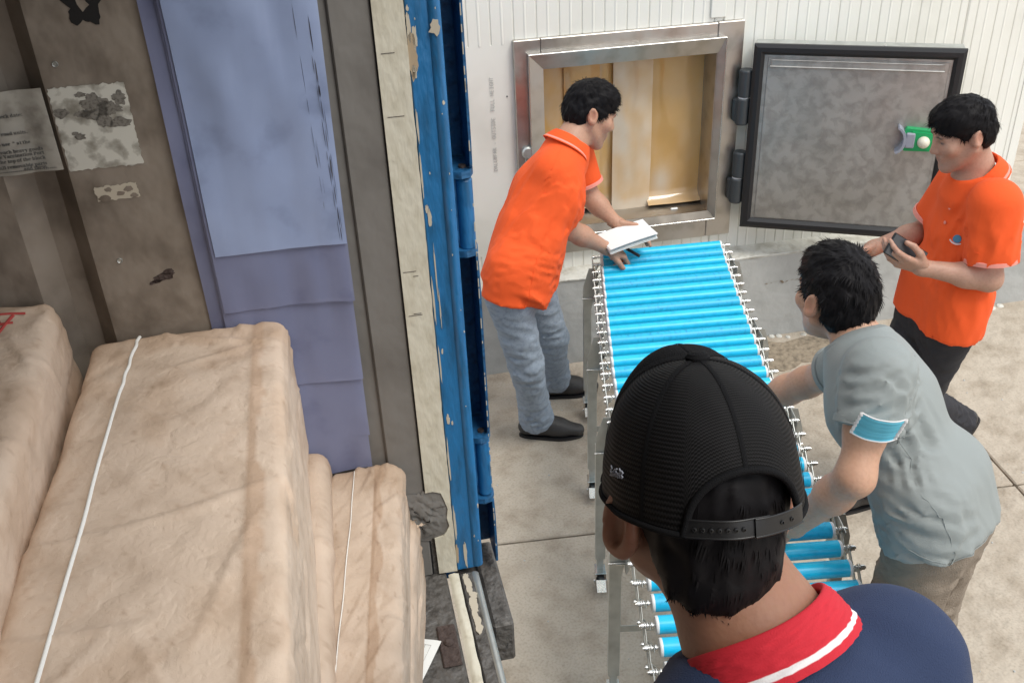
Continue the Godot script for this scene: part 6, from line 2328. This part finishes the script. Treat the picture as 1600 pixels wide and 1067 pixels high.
func cap_man() -> void:
	var base := Vector3(0.30, 0.0, -0.62)
	var o := person("man in black mesh baseball cap and navy polo with red collar, nearest the camera", base)
	var f := Vector3(-0.42, 0, -0.90).normalized()
	var right := f.cross(Vector3.UP)
	var J := {
		"hip": Vector3(0.325, 1.10, -0.50), "chest": Vector3(0.275, 1.45, -0.575), "neck": Vector3(0.236, 1.724, -0.692), "head": Vector3(0.180, 1.852, -0.770), "hs": 1.0, "nr": 1.16, "ear": 1.27,
		"shR": Vector3(0.382, 1.658, -0.712), "elR": Vector3(0.465, 1.37, -0.72), "wrR": Vector3(0.36, 1.17, -0.86),
		"shL": Vector3(0.085, 1.645, -0.545), "elL": Vector3(0.10, 1.37, -0.60), "wrL": Vector3(0.17, 1.17, -0.78),
		"hipR": Vector3(0.40, 1.06, -0.545), "hipL": Vector3(0.25, 1.06, -0.47), "knR": Vector3(0.40, 0.62, -0.575), "knL": Vector3(0.25, 0.62, -0.51),
		"anR": Vector3(0.41, 0.245, -0.53), "anL": Vector3(0.25, 0.245, -0.45), "toeR": Vector3(-0.3, 0, -0.9), "toeL": Vector3(-0.5, 0, -0.85), "up": Vector3(-0.1, 1, -0.1).normalized(), "hcell": 0.0036,
	}
	J.hb = facing(Vector3(-0.20, -0.24, -0.95), Vector3(0.03, 1, -0.10))
	J.handR = [Vector3(-0.5, -0.4, -0.75), Vector3(-0.5, -0.6, 0.1), -1.0, [0.3, 0.4, 0.3]]
	J.handL = [Vector3(0.2, -0.4, -0.85), Vector3(0.5, -0.6, 0.0), 1.0, [0.3, 0.4, 0.3]]
	part("body", body_mesh(J, base, Color(0.33, 0.165, 0.105)), M.skin, o)
	var S := Field.new()
	S.cap(J.hip - Vector3(0, 0.12, 0), Vector3(0.30, 1.28, -0.535), 0.165, 0.165, 0.05, f, 1.3, true)
	S.cap(Vector3(0.30, 1.26, -0.535), J.chest, 0.165, 0.170, 0.05, f, 1.3)
	S.cap(J.chest, Vector3(0.238, 1.625, -0.635), 0.168, 0.125, 0.05, f, 1.25)
	S.cap(Vector3(0.370, 1.660, -0.700), Vector3(0.115, 1.652, -0.560), 0.068, 0.068, 0.06)
	S.cap(Vector3(0.235, 1.615, -0.650), J.neck + Vector3(0.008, -0.055, 0.01), 0.110, 0.080, 0.06, Vector3.ZERO, 1.0, false, true)
	S.cap(Vector3(0.240, 1.650, -0.665), J.shR, 0.074, 0.068, 0.05)
	S.cap(Vector3(0.225, 1.650, -0.640), J.shL, 0.074, 0.068, 0.05)
	sleeve(S, J.shR, J.elR, 0.72, 0.074, 0.076)
	sleeve(S, J.shL, J.elL, 0.72, 0.074, 0.076)
	crease(S, Vector3(0.33, 1.60, -0.62), 0.22, Vector3(0.7, -0.3, 0.3), 0.0040, 431, 12.0, 3.0)
	var sh := Shape.new()
	S.build(sh, 0.0075, base)
	var shirt := part("navy_polo_shirt", sh.mesh(), M.navy, o)
	var rd := Color(0.56, 0.018, 0.035)
	var wt := Color(0.80, 0.77, 0.78)
	part("collar", collar_mesh(J.neck + Vector3(0.002, 0.004, 0.002), Vector3(-0.36, 0.78, -0.50), Vector3(0.45, 0.2, 0.87), 0.078, 0.028, 0.050, base, [[0.0, rd], [0.80, wt], [0.885, rd]], 0.45, 0.045, 1.0, 0.015), tri_map(mat(Color.WHITE, 0.85), 9.0, null, M.red.normal_texture, 0.14), shirt)
	var T := Field.new()
	trousers(J, T, 0.152, 0.100, 0.080, 0.074, f, 314, 1.0)
	var ts := Shape.new()
	T.build(ts, 0.013, base)
	part("dark_trousers", ts.mesh(), M.dark_trousers, o)
	for e in ["R", "L"]:
		part("shoe", shoe_mesh(J["an" + e], J["toe" + e], 0.0, base, 1.0), null, o)
	part("hair", hair_mesh(J.head, J.hb, base, 1.0, 324, 2, 9000), M.hair, o)
	baseball_cap(o, J.head, J.hb, base)
	# pallet he stands on
	var pa := thing("wooden_pallet", "wooden pallet under the capped man's feet beside the conveyor", "pallet", Vector3(0.33, 0, -0.49), 0.15)
	for k in 5:
		var pb := Shape.new()
		pb.box(Vector3(-0.20, 0.128, -0.19 + 0.080 * k), Vector3(0.20, 0.148, -0.125 + 0.080 * k), 0.003)
		part("plank", pb.mesh(), M.kraft, pa)
	for k in 3:
		var pb := Shape.new()
		pb.box(Vector3(-0.19 + 0.15 * k, 0.0, -0.19), Vector3(-0.11 + 0.15 * k, 0.1275, 0.19), 0.003)
		part("bearer", pb.mesh(), M.kraft, pa)


func baseball_cap(o: Node3D, c: Vector3, b: Basis, off: Vector3) -> void:
	# dome in head axes: crown at the top, rim tilted down at the back
	var lift := b * Basis(Vector3.RIGHT, -0.08)
	var ctr := c + b * Vector3(0, 0.030, 0.010)
	var R := Vector3(0.0965, 0.118, 0.116)
	var n := noise(350, 5.0, 2)
	# a: angle from the back (0) round to the front (PI); e: 0 at the button, 1 at the rim
	var dome := func(a: float, e: float, push: float) -> Vector3:
		var x := sin(a)
		var z := cos(a)
		var el := e * 1.52
		var prof := pow(sin(el), 0.86)
		var h := pow(maxf(0.0, cos(el)), 0.80)
		var seam := 1.0 - 0.010 * pow(absf(cos(a * 3.0)), 14.0) * sin(el)
		var front := smoothstep(-0.3, -1.0, z)
		var q := Vector3(x * R.x * prof, R.y * (h + 0.16 * front * sin(e * PI)) - 0.030 * e * e, z * R.z * prof)
		q *= seam * (1.0 + 0.014 * n.get_noise_3dv(q * 3.0))
		q += q.normalized() * push
		return ctr + lift * q - off
	var root := Shape.new()
	# six panels; the two at the back stop at the strap arch
	var arch := func(a: float) -> float:
		# how far down the cloth reaches at this angle
		var w := absf(a) / 0.60
		return 1.0 if w > 1.0 else 1.0 - 0.235 * sqrt(maxf(0.0, 1.0 - w * w))
	var mesh_root: MeshInstance3D = null
	for k in 6:
		var sh := Shape.new()
		var a0 := TAU * k / 6.0
		var a1 := TAU * (k + 1) / 6.0
		var nu := 46
		var nv := 30
		for lay in [0.0, -0.0022]:
			var pts := PackedVector3Array()
			for i in nu:
				for j in nv:
					var a := lerpf(a0, a1, j / (nv - 1.0))
					var aa := wrapf(a, -PI, PI)
					pts.append(dome.call(a, maxf(0.004, i / (nu - 1.0) * arch.call(aa)), lay))
			sh.patch(pts, nu, nv, false, null, Vector2(4.2, 6.0), (lift * Vector3(sin((a0 + a1) * 0.5), 0.6, cos((a0 + a1) * 0.5))))
		var front: bool = k == 2 or k == 3
		if mesh_root == null:
			mesh_root = part("baseball_cap", sh.mesh(), M.cap_mesh, o)
		else:
			part("front_panel" if front else "mesh_panel", sh.mesh(), M.cap_cloth if front else M.cap_mesh, mesh_root)
	# stitched tapes over the seams
	for k in 6:
		var a := TAU * k / 6.0
		var tp := PackedVector3Array()
		var stop: float = arch.call(wrapf(a, -PI, PI))
		for i in 40:
			for j in 3:
				tp.append(dome.call(a + (j - 1) * 0.026 / maxf(0.12, sin(i / 39.0 * 1.5)), maxf(0.02, i / 39.0 * stop), 0.0012 - 0.0006 * absf(j - 1.0)))
		var ts := Shape.new()
		ts.patch(tp, 40, 3, false, null, Vector2.ONE, (lift * Vector3(sin(a), 0.6, cos(a))))
		part("seam_tape", ts.mesh(), M.cap_cloth, mesh_root)
	# binding round the arch and the rim
	var edge := []
	for i in 41:
		var a := lerpf(-0.62, 0.62, i / 40.0)
		edge.append(dome.call(a, arch.call(a), 0.001))
	var es := Shape.new()
	es.tube(edge, 0.0036, 10)
	part("arch_binding", es.mesh(), M.cap_cloth, mesh_root)
	var rim := []
	for i in 70:
		rim.append(dome.call(lerpf(0.58, TAU - 0.58, i / 69.0), 1.0, 0.0005))
	var rs := Shape.new()
	rs.tube(rim, 0.0032, 8)
	part("rim_binding", rs.mesh(), M.cap_cloth, mesh_root)
	# plastic strap in two overlapping lengths with holes and studs
	var s1 := Shape.new()
	for q in [[-0.60, 0.18, 0.0020, 0.0], [0.02, 0.60, 0.0042, 0.0]]:
		for lay in [0.0, 0.0016]:
			var pts := PackedVector3Array()
			for i in 24:
				for j in 5:
					var a := lerpf(q[0], q[1], i / 23.0)
					pts.append(dome.call(a, 0.945 + 0.055 * (j / 4.0), q[2] + lay))
			s1.patch(pts, 24, 5, false, null, Vector2.ONE, lift * Vector3(0, 0, 1 if lay > 0.0 else -1))
		for e in [0.945, 1.0]:
			var line := []
			for i in 24:
				line.append(dome.call(lerpf(q[0], q[1], i / 23.0), e, q[2] + 0.001))
			s1.tube(line, 0.0012, 6)
	part("back_strap", s1.mesh(), M.strap, mesh_root)
	var st := Shape.new()
	for k in 9:
		var a := -0.52 + 0.072 * k if k < 7 else 0.30 + 0.12 * (k - 7)
		var p: Vector3 = dome.call(a, 0.9725, 0.0038 if k < 7 else 0.0058)
		var p2: Vector3 = dome.call(a, 0.9725, 0.02)
		st.lathe([Vector2(0.0022, 0), Vector2(0.0022, 0.0010), Vector2(0.0013, 0.0013), Vector2(0.0013, 0.0002), Vector2(0, 0.0002)], p, (p2 - p).normalized(), 12)
	part("strap_studs", st.mesh(), M.strap, mesh_root).set_meta("kind", "stuff")
	var top: Vector3 = dome.call(0.0, 0.004, 0.0)
	var bt := Shape.new()
	bt.lathe([Vector2(0.0115, -0.002), Vector2(0.0118, 0.002), Vector2(0.0095, 0.0055), Vector2(0.005, 0.0072), Vector2(0, 0.0076)], top, lift.y, 24)
	part("crown_button", bt.mesh(), M.cap_cloth, mesh_root)
	# brim
	var bp := PackedVector3Array()
	for i in 16:
		for j in 25:
			var a := PI + lerpf(-0.95, 0.95, j / 24.0)
			var t := i / 15.0
			var r0: Vector3 = dome.call(a, 1.0, 0.0)
			var outw := lift * Vector3(0, -0.10 - 0.35 * pow((j - 12.0) / 12.0, 2.0), -1)
			bp.append(r0 + outw * 0.070 * t * cos((j - 12.0) / 12.0 * 1.25))
	var bs := Shape.new()
	bs.patch(bp, 16, 25, false, null, Vector2.ONE, lift * Vector3.UP)
	part("brim", bs.mesh(), M.cap_cloth, mesh_root)
	# small pale embroidered lettering low on the left side
	var n2 := Shape.new()
	var r := RandomNumberGenerator.new()
	r.seed = 9
	for k in 7:
		var a := TAU - 1.30 - 0.035 * k
		var line := []
		for i in 6:
			line.append(dome.call(a + 0.016 * sin(i * 2.1 + k), 0.86 - 0.028 * i / 5.0 * (1.0 + 0.4 * sin(k * 2.3)) + 0.022 * k / 7.0, 0.0012))
		n2.tube(line, 0.0009, 6)
	part("stitched_script", n2.mesh(), M.handle_grey, mesh_root)


func _ready() -> void:
	rng.seed = 20240611
	# camera
	var cam := Camera3D.new()
	cam.name = "camera"
	add_child(cam)
	cam.position = Vector3(0, 2.5, 0)
	cam.basis = Basis(Vector3(0.998825, -0.041749, 0.024601), Vector3(0.048458, 0.860538, -0.507076), Vector3(0.000000, 0.507672, 0.861550)).orthonormalized()
	cam.fov = 38.68
	cam.near = 0.03
	cam.far = 300.0
	# sky and sun: bright overcast
	var env := Environment.new()
	env.background_mode = Environment.BG_SKY
	var sky := Sky.new()
	var sm := ProceduralSkyMaterial.new()
	sm.sky_top_color = lin(0.80, 0.86, 0.95)
	sm.sky_horizon_color = lin(0.86, 0.88, 0.90)
	sm.sky_curve = 0.2
	sm.ground_bottom_color = lin(0.25, 0.23, 0.2)
	sm.ground_horizon_color = lin(0.6, 0.6, 0.58)
	sky.sky_material = sm
	env.sky = sky
	env.background_energy_multiplier = 0.94
	env.tonemap_mode = Environment.TONE_MAPPER_LINEAR
	env.tonemap_exposure = 1.57
	env.sdfgi_enabled = true
	env.ssao_enabled = true
	env.ssil_enabled = true
	var we := WorldEnvironment.new()
	we.name = "world_environment"
	we.environment = env
	add_child(we)
	var sun := DirectionalLight3D.new()
	sun.name = "sun"
	sun.light_color = Color(1.0, 0.985, 0.955)
	sun.light_energy = 0.5
	sun.light_angular_distance = 26.0
	sun.shadow_enabled = true
	add_child(sun)
	sun.look_at_from_position(Vector3(4.0, 9.0, 3.5), Vector3.ZERO)
	make_materials()
	build_ground()
	build_wall()
	build_hatch()
	build_container()
	build_conveyor()
	build_grit()
	build_sheets()
	build_sacks()
	var t0 := Time.get_ticks_msec()
	stooping_man()
	phone_man()
	grey_man()
	cap_man()
	print("people ms ", Time.get_ticks_msec() - t0)
